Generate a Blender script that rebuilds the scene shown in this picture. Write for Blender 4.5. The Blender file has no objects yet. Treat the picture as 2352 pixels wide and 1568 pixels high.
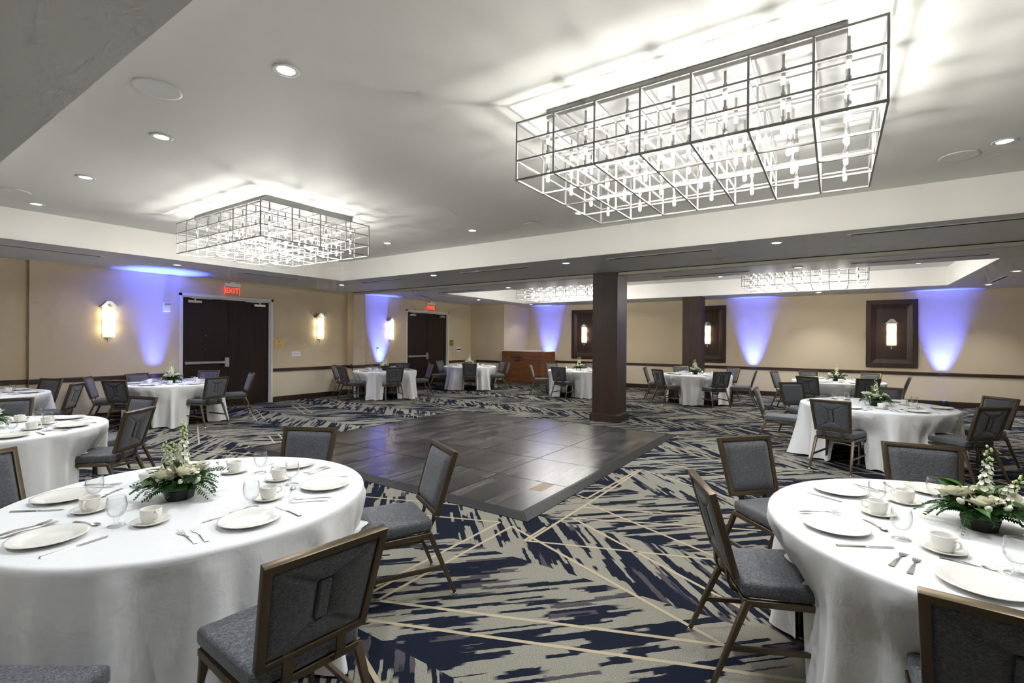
import bpy, bmesh, math, random
from mathutils import Vector, Matrix
import numpy as np

random.seed(7)
D = bpy.data
SC = bpy.context.scene
COL = SC.collection
PI = math.pi

# ------------------------------------------------------------------ camera
FPX, YAW, PIT, ROL, EYE = 1106.0, math.radians(33.85), math.radians(-0.08), math.radians(0.40), 1.617
_cy, _sy = math.cos(YAW), math.sin(YAW)
_R0, _F0, _U0 = Vector((_cy, _sy, 0)), Vector((-_sy, _cy, 0)), Vector((0, 0, 1))
CF = _F0*math.cos(PIT) + _U0*math.sin(PIT)
_U1 = _U0*math.cos(PIT) - _F0*math.sin(PIT)
CR = _R0*math.cos(ROL) + _U1*math.sin(ROL)
CU = _U1*math.cos(ROL) - _R0*math.sin(ROL)
CAMLOC = Vector((0, 0, EYE))
cam_d = D.cameras.new('camera'); cam = D.objects.new('camera', cam_d); COL.objects.link(cam)
cam_d.sensor_width = 36.0; cam_d.lens = FPX/2352*36; cam_d.clip_start = 0.05; cam_d.clip_end = 80
_m = Matrix((CR, CU, -CF)).transposed().to_4x4(); _m.translation = CAMLOC
cam.matrix_world = _m
SC.camera = cam

# ------------------------------------------------------------------ world, exposure
wd = D.worlds.new('world'); SC.world = wd; wd.use_nodes = True
wd.node_tree.nodes['Background'].inputs[0].default_value = (0.9, 0.95, 1, 1)
wd.node_tree.nodes['Background'].inputs[1].default_value = 0.0
vs = SC.view_settings
vs.view_transform = 'Standard'; vs.look = 'None'; vs.gamma = 1.0; vs.use_curve_mapping = False
vs.exposure = 1.82
SC.cycles.max_bounces = 6; SC.cycles.diffuse_bounces = 4; SC.cycles.glossy_bounces = 3
SC.cycles.use_adaptive_sampling = True; SC.cycles.adaptive_threshold = 0.07; SC.cycles.adaptive_min_samples = 12
SC.cycles.transmission_bounces = 8; SC.cycles.transparent_max_bounces = 16
SC.cycles.sample_clamp_indirect = 6.0
SC.cycles.caustics_reflective = False; SC.cycles.caustics_refractive = False

# light levels
BULB_EMIT, CHAND_W = 4.0, 2.6          # look of each bulb, watts per rod of bulbs
DOWN_W, DOWN_EMIT = 42.0, 5.0
SCONCE_W = 1.1
BLUE_W = 760.0

# ------------------------------------------------------------------ pixel helpers (a pixel gives a direction, the plane gives the distance)
def ray(u, v): return CF + CR*((u-1176)/FPX) - CU*((v-784)/FPX)
def GP(u, v, z=0.0):
    d = ray(u, v); t = (z-EYE)/d.z; return (d.x*t, d.y*t)
def WX(u, v, x):
    d = ray(u, v); t = x/d.x; return (d.y*t, EYE+d.z*t)
def WY(u, v, y):
    d = ray(u, v); t = y/d.y; return (d.x*t, EYE+d.z*t)

# ------------------------------------------------------------------ materials
MATS = {}
def mat(name, base=(.8, .8, .8), rough=.5, metal=0.0, spec=.5, emit=None, es=0.0, trans=0.0, ior=1.45, sheen=0.0, coat=0.0):
    m = D.materials.new(name); m.use_nodes = True
    b = m.node_tree.nodes['Principled BSDF']
    b.inputs['Base Color'].default_value = (*base, 1); b.inputs['Roughness'].default_value = rough
    b.inputs['Metallic'].default_value = metal; b.inputs['Specular IOR Level'].default_value = spec
    b.inputs['IOR'].default_value = ior; b.inputs['Transmission Weight'].default_value = trans
    b.inputs['Sheen Weight'].default_value = sheen; b.inputs['Coat Weight'].default_value = coat
    if emit: b.inputs['Emission Color'].default_value = (*emit, 1); b.inputs['Emission Strength'].default_value = es
    MATS[name] = m
    return m
class NT:
    def __init__(s, m): s.nt = m.node_tree; s.b = s.nt.nodes['Principled BSDF']
    def n(s, t, **kw):
        k = s.nt.nodes.new(t)
        for a, v in kw.items(): setattr(k, a, v)
        return k
    def l(s, a, b): s.nt.links.new(a, b)
    def pos(s, obj=False):
        return s.n('ShaderNodeTexCoord').outputs['Object'] if obj else s.n('ShaderNodeNewGeometry').outputs['Position']
    def math(s, op, a, b=None, c=None):
        k = s.n('ShaderNodeMath', operation=op)
        for i, v in enumerate((a, b, c)):
            if v is None: continue
            if isinstance(v, (int, float)): k.inputs[i].default_value = v
            else: s.l(v, k.inputs[i])
        return k.outputs[0]
    def xyz(s, v):
        k = s.n('ShaderNodeSeparateXYZ'); s.l(v, k.inputs[0]); return k.outputs
    def comb(s, x, y, z):
        k = s.n('ShaderNodeCombineXYZ')
        for i, v in enumerate((x, y, z)):
            if isinstance(v, (int, float)): k.inputs[i].default_value = v
            else: s.l(v, k.inputs[i])
        return k.outputs[0]
    def scale(s, v, sc):
        k = s.n('ShaderNodeVectorMath', operation='MULTIPLY'); s.l(v, k.inputs[0]); k.inputs[1].default_value = sc; return k.outputs[0]
    def noise(s, v, scale=1, detail=2, rough=.5, dist=0.0):
        k = s.n('ShaderNodeTexNoise'); s.l(v, k.inputs['Vector']); k.inputs['Scale'].default_value = scale
        k.inputs['Detail'].default_value = detail; k.inputs['Roughness'].default_value = rough; k.inputs['Distortion'].default_value = dist
        return k.outputs['Fac']
    def ramp(s, f, stops, interp='LINEAR'):
        k = s.n('ShaderNodeValToRGB'); k.color_ramp.interpolation = interp
        e = k.color_ramp.elements
        while len(e) < len(stops): e.new(0.5)
        for i, (p, c) in enumerate(stops): e[i].position = p; e[i].color = (*c, 1) if len(c) == 3 else c
        s.l(f, k.inputs[0]); return k.outputs[0]
    def mix(s, f, a, b):
        k = s.n('ShaderNodeMix', data_type='RGBA')
        for i, v in ((0, f), (6, a), (7, b)):
            if isinstance(v, (int, float)): k.inputs[i].default_value = v
            elif isinstance(v, tuple): k.inputs[i].default_value = (*v, 1)
            else: s.l(v, k.inputs[i])
        return k.outputs[2]
    def bump(s, h, strength=.3, dist=.01):
        k = s.n('ShaderNodeBump'); k.inputs['Strength'].default_value = strength; k.inputs['Distance'].default_value = dist
        s.l(h, k.inputs['Height']); s.l(k.outputs[0], s.b.inputs['Normal'])
    def base(s, c): s.l(c, s.b.inputs['Base Color'])

# carpet: broad brush strokes at +-45 degrees in bands along X
def m_carpet():
    m = mat('carpet', rough=.95, spec=.05); t = NT(m)
    p = t.pos(); x, y, z = t.xyz(p)
    big = t.noise(t.scale(p, (.35, .35, .35)), 1, 1)
    fr = t.math('FRACT', t.math('ADD', t.math('DIVIDE', t.math('SUBTRACT', y, 3.01), 2.075), 20))
    flag = t.math('LESS_THAN', fr, .40)
    a = t.math('MULTIPLY', t.math('ADD', x, y), .7071); b = t.math('MULTIPLY', t.math('SUBTRACT', y, x), .7071)
    def sel(u, v):
        return t.math('ADD', t.math('MULTIPLY', u, flag), t.math('MULTIPLY', v, t.math('SUBTRACT', 1, flag)))
    s_ = sel(b, a); q_ = sel(a, b)
    off = t.math('MULTIPLY', flag, 37.3)
    jag = t.noise(t.comb(t.math('MULTIPLY', s_, 16), t.math('MULTIPLY', q_, 30), off), 1, 2)
    q2 = t.math('ADD', q_, t.math('MULTIPLY', t.math('SUBTRACT', jag, .5), .020))
    def lanes(w, fs, k):
        # narrow lanes, each broken into blunt strokes along its length
        ln = t.math('FLOOR', t.math('DIVIDE', q2, w))
        return t.noise(t.comb(t.math('MULTIPLY', s_, fs), t.math('MULTIPLY', ln, 7.31), t.math('ADD', off, k)), 1, 1.5, .5)
    n1 = lanes(.058, 1.15, 0); n2 = lanes(.026, 1.9, 9)
    nb = t.noise(t.comb(t.math('MULTIPLY', s_, .8), t.math('MULTIPLY', q_, 2.4), t.math('ADD', off, 21)), 1, 1.5)
    den = t.noise(t.comb(t.math('MULTIPLY', x, .8), t.math('MULTIPLY', y, .8), 3.3), 1, 1.5)
    v = t.math('ADD', t.math('ADD', t.math('ADD', t.math('MULTIPLY', n1, .56), t.math('MULTIPLY', n2, .30)), t.math('MULTIPLY', nb, .14)), t.math('MULTIPLY', t.math('SUBTRACT', den, .5), .15))
    navy = t.ramp(v, [(0, (0, 0, 0)), (.494, (0, 0, 0)), (.498, (1, 1, 1)), (1, (1, 1, 1))])
    n3 = lanes(.05, 1.6, 70)
    plum = t.ramp(n3, [(0, (0, 0, 0)), (.605, (0, 0, 0)), (.615, (1, 1, 1)), (1, (1, 1, 1))])
    fine = t.noise(p, 210, 2)
    beige = t.ramp(fine, [(.28, (.125, .119, .098)), (.72, (.335, .322, .272))])
    dark = t.ramp(fine, [(.25, (.005, .0075, .015)), (.75, (.017, .021, .034))])
    plumc = t.ramp(fine, [(.25, (.045, .038, .045)), (.75, (.09, .08, .09))])
    c = t.mix(navy, beige, dark)
    near = t.ramp(v, [(0, (0, 0, 0)), (.462, (0, 0, 0)), (.466, (1, 1, 1)), (.54, (1, 1, 1)), (.545, (0, 0, 0))])
    c = t.mix(t.math('MULTIPLY', plum, near), c, plumc)
    t.base(c); t.bump(fine, .5, .004)
    return m
M_CARPET = m_carpet()
mat('carpet_line', (.38, .325, .23), .95, spec=.1)
def m_wall():
    m = mat('wallpaper', rough=.75, spec=.2); t = NT(m)
    p = t.pos(); x, y, z = t.xyz(p)
    f = t.noise(p, 60, 3); g = t.noise(t.scale(p, (1.1, 1.1, .35)), 1, 2)
    weave = t.noise(t.comb(t.math('MULTIPLY', x, 260), t.math('MULTIPLY', y, 260), t.math('MULTIPLY', z, 60)), 1, 1)
    up = t.mix(t.math('MULTIPLY', f, .5), (.565, .468, .322), (.665, .56, .395))
    up = t.mix(t.math('MULTIPLY', weave, .35), up, (.46, .38, .255))
    hl = t.noise(t.comb(t.math('MULTIPLY', x, 6), t.math('MULTIPLY', y, 6), t.math('MULTIPLY', z, 240)), 1, 1)
    lo = t.mix(t.math('MULTIPLY', hl, .6), (.69, .60, .45), (.56, .475, .345))
    c = t.mix(t.math('LESS_THAN', z, .80), up, lo)
    t.base(c); t.bump(weave, .12, .002)
    return m
mat('_', (1, 1, 1)); m_wall()
def m_paint(name, c, r=.6):
    m = mat(name, c, r, spec=.25); t = NT(m); f = t.noise(t.pos(), 30, 3); t.bump(f, .04, .003); return m
m_paint('ceiling_paint', (.75, .745, .71)); m_paint('soffit_paint_shaded', (.64, .64, .62)); m_paint('tray_paint_lit', (.93, .915, .87)); m_paint('frame_paint', (.64, .62, .56), .45)  # one white ceiling: soffit toned darker for shade, tray sides lighter for chandelier light
def m_wood(name, c1, c2, axis, rough=.42, coat=0.0, sc=1.0, obj=False):
    m = mat(name, c1, rough, coat=coat); t = NT(m); p = t.pos(obj)
    k = {'x': (1.2, 14, 14), 'y': (14, 1.2, 14), 'z': (14, 14, 1.0)}[axis]
    n = t.noise(t.scale(p, tuple(q*sc for q in k)), 1, 4, .6, .6)
    t.base(t.ramp(n, [(.3, c1), (.7, c2)])); t.bump(n, .05, .002)
    return m
m_wood('dark_wood', (.026, .0125, .0085), (.046, .024, .016), 'z')
m_wood('door_wood', (.016, .0095, .0068), (.027, .0165, .0115), 'z', .5)
MATS['door_wood'].node_tree.nodes['Principled BSDF'].inputs['Specular IOR Level'].default_value = .25
def m_bar():
    m = mat('bar_wood', rough=.4, coat=.2); t = NT(m); p = t.pos(); x, y, z = t.xyz(p)
    n = t.noise(t.scale(p, (1.6, 1.6, 34)), 1, 4, .6, .8)
    t.base(t.ramp(n, [(.3, (.06, .020, .007)), (.5, (.135, .050, .016)), (.72, (.20, .082, .028))]))
m_bar()
def m_plank():
    m = mat('dance_plank', rough=.27, spec=.45); t = NT(m); p = t.pos()
    n = t.noise(t.scale(p, (26, 1.6, 1)), 1, 4, .65, .4)
    r = t.n('ShaderNodeObjectInfo').outputs['Random']
    c = t.ramp(n, [(.28, (.026, .025, .025)), (.52, (.056, .054, .053)), (.75, (.11, .105, .10))])
    k = t.math('ADD', .50, t.math('MULTIPLY', r, 1.0))
    mm = t.n('ShaderNodeVectorMath', operation='SCALE'); t.l(c, mm.inputs[0]); t.l(k, mm.inputs['Scale'])
    t.base(mm.outputs[0]); t.bump(n, .06, .002)
m_plank()
m_wood('dance_plank_tan', (.16, .10, .045), (.26, .17, .085), 'y', .4, 0)
mat('dance_edge', (.020, .020, .021), .45, spec=.3)
def m_fabric():
    m = mat('chair_fabric', rough=.72, spec=.35, sheen=.25); t = NT(m); p = t.pos(True)
    n = t.noise(t.scale(p, (110, 110, 420)), 1, 2, .55, 1.2); g = t.noise(t.scale(p, (60, 60, 170)), 1, 1)
    t.base(t.ramp(n, [(.32, (.030, .033, .040)), (.52, (.085, .092, .108)), (.72, (.20, .205, .215))])); t.bump(t.math('ADD', n, g), .45, .004)
m_fabric()
def m_metal():
    m = mat('chair_metal', (.125, .095, .062), .36, metal=.75); t = NT(m); n = t.noise(t.pos(True), 400, 2); t.bump(n, .05, .001)
m_metal()
mat('chrome', (.75, .75, .75), .18, metal=1.0); mat('steel', (.50, .50, .50), .35, metal=1.0); mat('silver', (.80, .79, .77), .26, metal=1.0)
def m_cloth():
    m = mat('linen', (.77, .78, .785), .85, spec=.15); t = NT(m); p = t.pos()
    n = t.noise(p, 7, 4, .6, .3); f = t.noise(p, 700, 1)
    t.bump(t.math('ADD', n, t.math('MULTIPLY', f, .05)), .22, .02)
m_cloth()
mat('china', (.80, .785, .735), .14, spec=.5)
mat('white_metal', (.23, .23, .225), .35, spec=.4); mat('canopy_metal', (.22, .22, .215), .3, spec=.5)
mat('white_plastic', (.72, .72, .71), .45); mat('grey_plastic', (.35, .35, .36), .5); mat('black_plastic', (.012, .012, .013), .45); mat('slot_dark', (.01, .01, .01), .9)
mat('brass_plate', (.62, .46, .15), .38, metal=.35); mat('brass_plate_dark', (.36, .27, .06), .4, metal=.35); mat('ink', (.05, .04, .02), .6)
mat('track_cream', (.50, .47, .39), .5)
mat('bulb', (1, 1, 1), .3, emit=(1.0, .97, .92), es=BULB_EMIT)
MATS['bulb'].cycles.emission_sampling = 'NONE'
mat('downlight_lens', (1, 1, 1), .3, emit=(.86, .94, 1.0), es=DOWN_EMIT)
mat('exit_red', (.8, .05, .03), .4, emit=(1.0, .05, .02), es=.8)
for _k in ('downlight_lens', 'exit_red'): MATS[_k].cycles.emission_sampling = 'NONE'
mat('leaf_dark', (.028, .090, .020), .5, spec=.4); mat('leaf_mid', (.060, .160, .034), .5, spec=.4); mat('stem_green', (.10, .19, .05), .6)
mat('petal_cream', (.88, .86, .70), .6, sheen=.2); mat('petal_white', (.86, .88, .74), .6); mat('petal_green', (.55, .68, .30), .6); mat('twig', (.16, .085, .035), .8)
mat('plywood', (.35, .26, .16), .6)
mat('bar_top', (.62, .62, .60), .25)
mat('bronze_letter', (.07, .05, .04), .45, metal=.5)
def m_shade():
    m = D.materials.new('frosted_glass'); m.use_nodes = True; nt = m.node_tree; nt.nodes.clear()
    o = nt.nodes.new('ShaderNodeOutputMaterial'); d = nt.nodes.new('ShaderNodeBsdfDiffuse'); tr = nt.nodes.new('ShaderNodeBsdfTranslucent'); mx = nt.nodes.new('ShaderNodeMixShader')
    d.inputs[0].default_value = (.85, .86, .78, 1); tr.inputs[0].default_value = (.98, .95, .78, 1); mx.inputs[0].default_value = .62
    nt.links.new(d.outputs[0], mx.inputs[1]); nt.links.new(tr.outputs[0], mx.inputs[2]); nt.links.new(mx.outputs[0], o.inputs[0]); MATS['frosted_glass'] = m
m_shade()
def m_glass(name, tint, bias=0.0):
    m = D.materials.new(name); m.use_nodes = True; nt = m.node_tree; nt.nodes.clear()
    o = nt.nodes.new('ShaderNodeOutputMaterial'); a = nt.nodes.new('ShaderNodeBsdfTransparent'); g = nt.nodes.new('ShaderNodeBsdfGlossy'); mx = nt.nodes.new('ShaderNodeMixShader'); fr = nt.nodes.new('ShaderNodeLayerWeight'); pw_ = nt.nodes.new('ShaderNodeMath'); pw_.operation = 'POWER'; pw_.inputs[1].default_value = 2.3; ml = nt.nodes.new('ShaderNodeMath'); ml.operation = 'MULTIPLY_ADD'; ml.inputs[1].default_value = .85; ml.inputs[2].default_value = .035
    a.inputs[0].default_value = (*tint, 1); g.inputs['Roughness'].default_value = .03; fr.inputs[0].default_value = .5
    nt.links.new(fr.outputs['Facing'], pw_.inputs[0]); nt.links.new(pw_.outputs[0], ml.inputs[0]); nt.links.new(ml.outputs[0], mx.inputs[0]); nt.links.new(a.outputs[0], mx.inputs[1]); nt.links.new(g.outputs[0], mx.inputs[2]); nt.links.new(mx.outputs[0], o.inputs[0]); MATS[name] = m
m_glass('clear_glass', (.985, .992, .990)); m_glass('acrylic', (.95, .93, .93))

# ------------------------------------------------------------------ mesh building
class MB:
    def __init__(s): s.v = []; s.f = []
    def add(s, v, f):
        o = len(s.v); s.v += [tuple(q) for q in v]; s.f += [tuple(i+o for i in q) for q in f]; return s
    def box(s, x0, x1, y0, y1, z0, z1):
        return s.add([(x0, y0, z0), (x1, y0, z0), (x1, y1, z0), (x0, y1, z0), (x0, y0, z1), (x1, y0, z1), (x1, y1, z1), (x0, y1, z1)],
                     [(0, 3, 2, 1), (4, 5, 6, 7), (0, 1, 5, 4), (1, 2, 6, 5), (2, 3, 7, 6), (3, 0, 4, 7)])
    def bar(s, p0, p1, w, h=None, up=(0, 0, 1), w1=None, h1=None):
        h = h or w; w1 = w1 or w; h1 = h1 or h
        p0, p1, up = Vector(p0), Vector(p1), Vector(up); d = (p1-p0).normalized(); a = d.cross(up)
        if a.length < 1e-4: a = d.cross(Vector((0, 1, 0)))
        a.normalize(); b = a.cross(d)
        V = []
        for p, ww, hh in ((p0, w, h), (p1, w1, h1)):
            V += [p-a*ww/2-b*hh/2, p+a*ww/2-b*hh/2, p+a*ww/2+b*hh/2, p-a*ww/2+b*hh/2]
        return s.add(V, [(0, 3, 2, 1), (4, 5, 6, 7), (0, 1, 5, 4), (1, 2, 6, 5), (2, 3, 7, 6), (3, 0, 4, 7)])
    def tube(s, pts, r, n=8, cap=True):
        pts = [Vector(p) for p in pts]; R = r if isinstance(r, (list, tuple)) else [r]*len(pts)
        V = []; a = None
        for i, p in enumerate(pts):
            d = (pts[min(i+1, len(pts)-1)]-pts[max(i-1, 0)]).normalized()
            if a is None:
                a = d.orthogonal().normalized()
            else: a = (a-d*a.dot(d)).normalized()
            b = d.cross(a)
            V += [p+(a*math.cos(2*PI*k/n)+b*math.sin(2*PI*k/n))*R[i] for k in range(n)]
        F = [(i*n+k, i*n+(k+1) % n, (i+1)*n+(k+1) % n, (i+1)*n+k) for i in range(len(pts)-1) for k in range(n)]
        if cap: F += [tuple(range(n-1, -1, -1)), tuple(range((len(pts)-1)*n, len(pts)*n))]
        return s.add(V, F)
    def lathe(s, prof, n=24, c=(0, 0, 0)):
        V = []; F = []; m = len(prof)
        for r, z in prof:
            V += [(c[0]+r*math.cos(2*PI*k/n), c[1]+r*math.sin(2*PI*k/n), c[2]+z) for k in range(n)]
        for i in range(m-1):
            F += [(i*n+k, i*n+(k+1) % n, (i+1)*n+(k+1) % n, (i+1)*n+k) for k in range(n)]
        if prof[0][0] > 1e-5: F.append(tuple(range(n-1, -1, -1)))
        if prof[-1][0] > 1e-5: F.append(tuple(range((m-1)*n, m*n)))
        return s.add(V, F)
    def grid(s, fn, nu, nv):
        V = [fn(i/nu, j/nv) for j in range(nv+1) for i in range(nu+1)]
        return s.add(V, [(j*(nu+1)+i, j*(nu+1)+i+1, (j+1)*(nu+1)+i+1, (j+1)*(nu+1)+i) for j in range(nv) for i in range(nu)])
    def prism(s, poly, z0, z1):
        n = len(poly)
        return s.add([(x, y, z0) for x, y in poly]+[(x, y, z1) for x, y in poly],
                     [tuple(range(n-1, -1, -1)), tuple(range(n, 2*n))]+[(k, (k+1) % n, n+(k+1) % n, n+k) for k in range(n)])
    def merge(s, o, M=None):
        return s.add([(M @ Vector(p)) if M else p for p in o.v], o.f)
    def mesh(s, name, m, smooth=False, bevel=None, weld=False):
        me = D.meshes.new(name); me.from_pydata(s.v, [], s.f)
        if weld or bevel:
            b = bmesh.new(); b.from_mesh(me)
            bmesh.ops.remove_doubles(b, verts=b.verts, dist=1e-5)
            if bevel:
                bmesh.ops.bevel(b, geom=[e for e in b.edges if len(e.link_faces) == 2 and e.calc_face_angle(0) > .35], offset=bevel[0], segments=bevel[1], affect='EDGES', profile=.5)
            b.to_mesh(me); b.free()
        me.materials.append(MATS[m])
        if smooth: me.polygons.foreach_set('use_smooth', [True]*len(me.polygons))
        me.update(); return me
def smooth_by_angle(me, ang=.7):
    me.polygons.foreach_set('use_smooth', [True]*len(me.polygons))
    try: me.set_sharp_from_angle(angle=ang)
    except Exception: pass
    return me

def ob(name, me, parent=None, loc=(0, 0, 0), rot=(0, 0, 0), label=None, cat=None, group=None, kind=None, scale=None):
    o = D.objects.new(name, me); COL.objects.link(o)
    o.location = loc; o.rotation_euler = rot
    if scale: o.scale = scale if isinstance(scale, tuple) else (scale,)*3
    if parent: o.parent = parent
    if label: o['label'] = label
    if cat: o['category'] = cat
    if group: o['group'] = group
    if kind: o['kind'] = kind
    return o
def thing(name, label, cat, loc=(0, 0, 0), rz=0.0, group=None, rot=None, kind=None, scale=None):
    return ob(name, None, None, loc, rot or (0, 0, rz), label, cat, group, kind, scale)
def lamp(name, kind, energy, color, parent=None, loc=(0, 0, 0), rot=(0, 0, 0), **kw):
    l = D.lights.new(name, kind); l.energy = energy; l.color = color
    for k, v in kw.items(): setattr(l, k, v)
    return ob(name, l, parent, loc, rot)
def text_mesh(s, size, m, depth=.002, font_w=1.0):
    c = D.curves.new('txt', 'FONT'); c.body = s; c.size = size; c.align_x = 'CENTER'; c.align_y = 'CENTER'; c.extrude = depth; c.resolution_u = 3
    c.space_character = font_w
    o = D.objects.new('txt', c); COL.objects.link(o)
    dg = bpy.context.evaluated_depsgraph_get(); me = D.meshes.new_from_object(o.evaluated_get(dg))
    D.objects.remove(o); me.materials.clear(); me.materials.append(MATS[m]); return me

# ------------------------------------------------------------------ room shell
ZC, ZT = 3.00, 3.445
XL, XL2, YN, XR, YS = -12.0, -11.92, 16.6, 4.7, -2.3
T1R = (-9.67, 2.25, 0.905, 7.20)
T2R = (-9.60, 2.20, 10.80, 15.15)
ob('floor', MB().box(XL-.3, XR+.3, YS-.3, YN+.3, -.1, 0).mesh('floor', 'carpet'), kind='structure')
FLOOR = D.objects['floor']
def wall(name, x0, x1, y0, y1, z1=ZC+.6):
    return ob(name, MB().box(x0, x1, y0, y1, 0, z1).mesh(name, 'wallpaper'), kind='structure')
def inx(y): return y
# left wall with the opening of the double doors, pilasters are children
dl0 = WX(411, 672, XL)[0]; dl1 = WX(627, 688, XL)[0]; DTOP = 2.63
me = MB()
me.box(XL-.25, XL, YS-.2, dl0+.03, 0, ZC+.6).box(XL-.25, XL, dl1-.03, 9.55, 0, ZC+.6).box(XL-.25, XL, dl0+.03, dl1-.03, DTOP-.04, ZC+.6)
wl = ob('wall_left', me.mesh('wall_left', 'wallpaper'), kind='structure')
ob('pilaster', MB().box(XL, XL+.09, 2.33, 2.72, 0, ZC).mesh('pil', 'wallpaper'), wl)
ob('pilaster', MB().box(XL, XL+.27, 9.14, 9.56, 0, ZC).mesh('pil', 'wallpaper'), wl)
dr0 = WX(932.7, 709.6, XL2)[0]; dr1 = WX(1030.8, 716.5, XL2)[0]
me = MB()
me.box(XL2-.25, XL2, 9.56, dr0+.03, 0, ZC+.6).box(XL2-.25, XL2, dr1-.03, 14.9, 0, ZC+.6).box(XL2-.25, XL2, dr0+.03, dr1-.03, DTOP-.02, ZC+.6)
ob('wall_left_far', me.mesh('wall_left_far', 'wallpaper'), kind='structure')
XB, YB = -10.32, 14.85
wall('wall_corner', XL2-.25, XB, YB, YN+.2)
wall('wall_north', XB, XR+.2, YN, YN+.2)
wall('wall_right', XR, XR+.2, YS-.2, YN)
wall('wall_back', XL, XR, YS-.2, YS)
# ceiling: low soffit with two raised trays
def strips(r0, holes):
    xs = sorted({r0[0], r0[1]} | {h[0] for h in holes} | {h[1] for h in holes}); ys = sorted({r0[2], r0[3]} | {h[2] for h in holes} | {h[3] for h in holes})
    b = MB()
    for i in range(len(xs)-1):
        for j in range(len(ys)-1):
            cx, cy = (xs[i]+xs[i+1])/2, (ys[j]+ys[j+1])/2
            if any(h[0] < cx < h[1] and h[2] < cy < h[3] for h in holes): continue
            b.add([(xs[i], ys[j], ZC), (xs[i+1], ys[j], ZC), (xs[i+1], ys[j+1], ZC), (xs[i], ys[j+1], ZC)], [(0, 3, 2, 1)])
    return b
ceil = ob('ceiling', strips((XL-.2, XR+.1, YS-.1, YN+.1), [T1R, T2R]).mesh('ceiling', 'soffit_paint_shaded', weld=True), kind='structure')
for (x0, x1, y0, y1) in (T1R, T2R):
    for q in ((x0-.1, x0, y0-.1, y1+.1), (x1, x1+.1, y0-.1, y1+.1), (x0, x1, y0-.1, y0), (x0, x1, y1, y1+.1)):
        ob('tray_side', MB().box(*q, ZC+.002, ZT).mesh('tray_side', 'tray_paint_lit'), ceil)
    ob('tray_top', MB().box(x0-.1, x1+.1, y0-.1, y1+.1, ZT, ZT+.08).mesh('tray_top', 'ceiling_paint'), ceil)
# trims
def run(name, segs, z0, z1, th, m='dark_wood', prof=None):
    for i, (ax, c, a, b, sg) in enumerate(segs):   # ax 'x': wall plane x=c, runs a..b along y; sg = side into the room
        me = MB()
        zz = [(z0, th), (z1-.012, th), (z1, th*.55)] if prof is None else prof
        V = []
        for e in (a, b):
            for z, t_ in [(z0, 0)]+zz+[(z1, 0)]:
                V.append((c+sg*t_, e, z) if ax == 'x' else (e, c+sg*t_, z))
        n = len(V)//2
        me.add(V, [(k, k+1, n+k+1, n+k) for k in range(n-1)]+[tuple(range(n)), tuple(range(2*n-1, n-1, -1))])
        ob(name, me.mesh(name, m), kind='structure')
rail_segs = [('x', XL, YS, 2.33, 1), ('x', XL+.09, 2.33, 2.72, 1), ('x', XL, 2.72, dl0, 1), ('x', XL, dl1, 9.14, 1), ('y', 9.14, XL, XL+.27, -1), ('x', XL+.27, 9.11, 9.56, 1),
             ('x', XL2, 9.56, dr0, 1), ('x', XL2, dr1, YB, 1), ('y', YB, XL2, XB, -1), ('x', XB, YB-.02, YN, 1), ('y', YN, XB, XR, -1), ('x', XR, YS, YN, -1), ('y', YS, XL, XR, 1)]
run('trim_1', rail_segs, .785, .865, .032)
run('baseboard_left', rail_segs, 0.0, .135, .018)

# doors
def door(name, x, y0, y1, ztop, first):
    t = thing(name, None, None, (x, (y0+y1)/2, 0), kind='structure')
    w = (y1-y0)/2; fw = .06
    def part(nm, b, m, par=t, **k): return ob(nm, b.mesh(nm, m, **k), par)
    f = MB()
    for s in (-1, 1):
        f.box(-.10, .022, *(sorted((s*(w-fw), s*w))), 0, ztop); f.box(-.14, -.012, *(sorted((s*(w-fw-.03), s*(w-fw)))), 0, ztop-fw)
    f.box(-.10, .022, -w, w, ztop-fw, ztop); f.box(-.14, -.012, -w+fw, w-fw, ztop-fw-.03, ztop-fw)
    part('frame', f, 'frame_paint', bevel=(.004, 1))
    lw = w-fw-.03
    for s in (-1, 1):
        lf = part('leaf', MB().box(-.105, -.055, *(sorted((s*.004, s*lw))), .008, ztop-fw-.034), 'door_wood')
        # closer
        cy = s*(lw-.24)
        c = part('closer', MB().box(-.055, -.0, cy-.14, cy+.14, ztop-.205, ztop-.145), 'steel', lf, bevel=(.006, 2))
        a = MB().bar((-.02, cy, ztop-.145), (-.02, cy, ztop-.10), .03).bar((-.02, cy, ztop-.105), (-.005, cy-s*.36, ztop-.10), .025, .012).bar((-.02, cy+s*.02, ztop-.10), (-.01, cy+s*.14, ztop-.085), .02, .02)
        part('closer_arm', a, 'steel', lf)
        if s < 0:
            bz = 1.065
            b = MB().box(-.055, .0, -lw+.04, -.02, bz-.032, bz+.032); pb = part('push_bar', b, 'steel', lf, bevel=(.008, 2))
            part('push_pad', MB().box(0.0, .02, -lw+.36, -.10, bz-.024, bz+.024), 'steel', lf, bevel=(.006, 2))
            part('latch_case', MB().box(-.055, .025, -.105, -.008, bz-.11, bz+.11), 'steel', lf, bevel=(.006, 2))
            for zz in (1.385, 1.685):
                part('peephole', MB().tube([(-.055, -.5, zz), (-.045, -.5, zz)], .011, 10), 'chrome', lf)
    part('reveal', MB().box(-.2, -.14, -w, w, 0, ztop), 'slot_dark')
    return t
door('door_1', XL, dl0, dl1, DTOP, True)
door('door_2', XL2, dr0, dr1, DTOP+.02, False)

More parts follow.
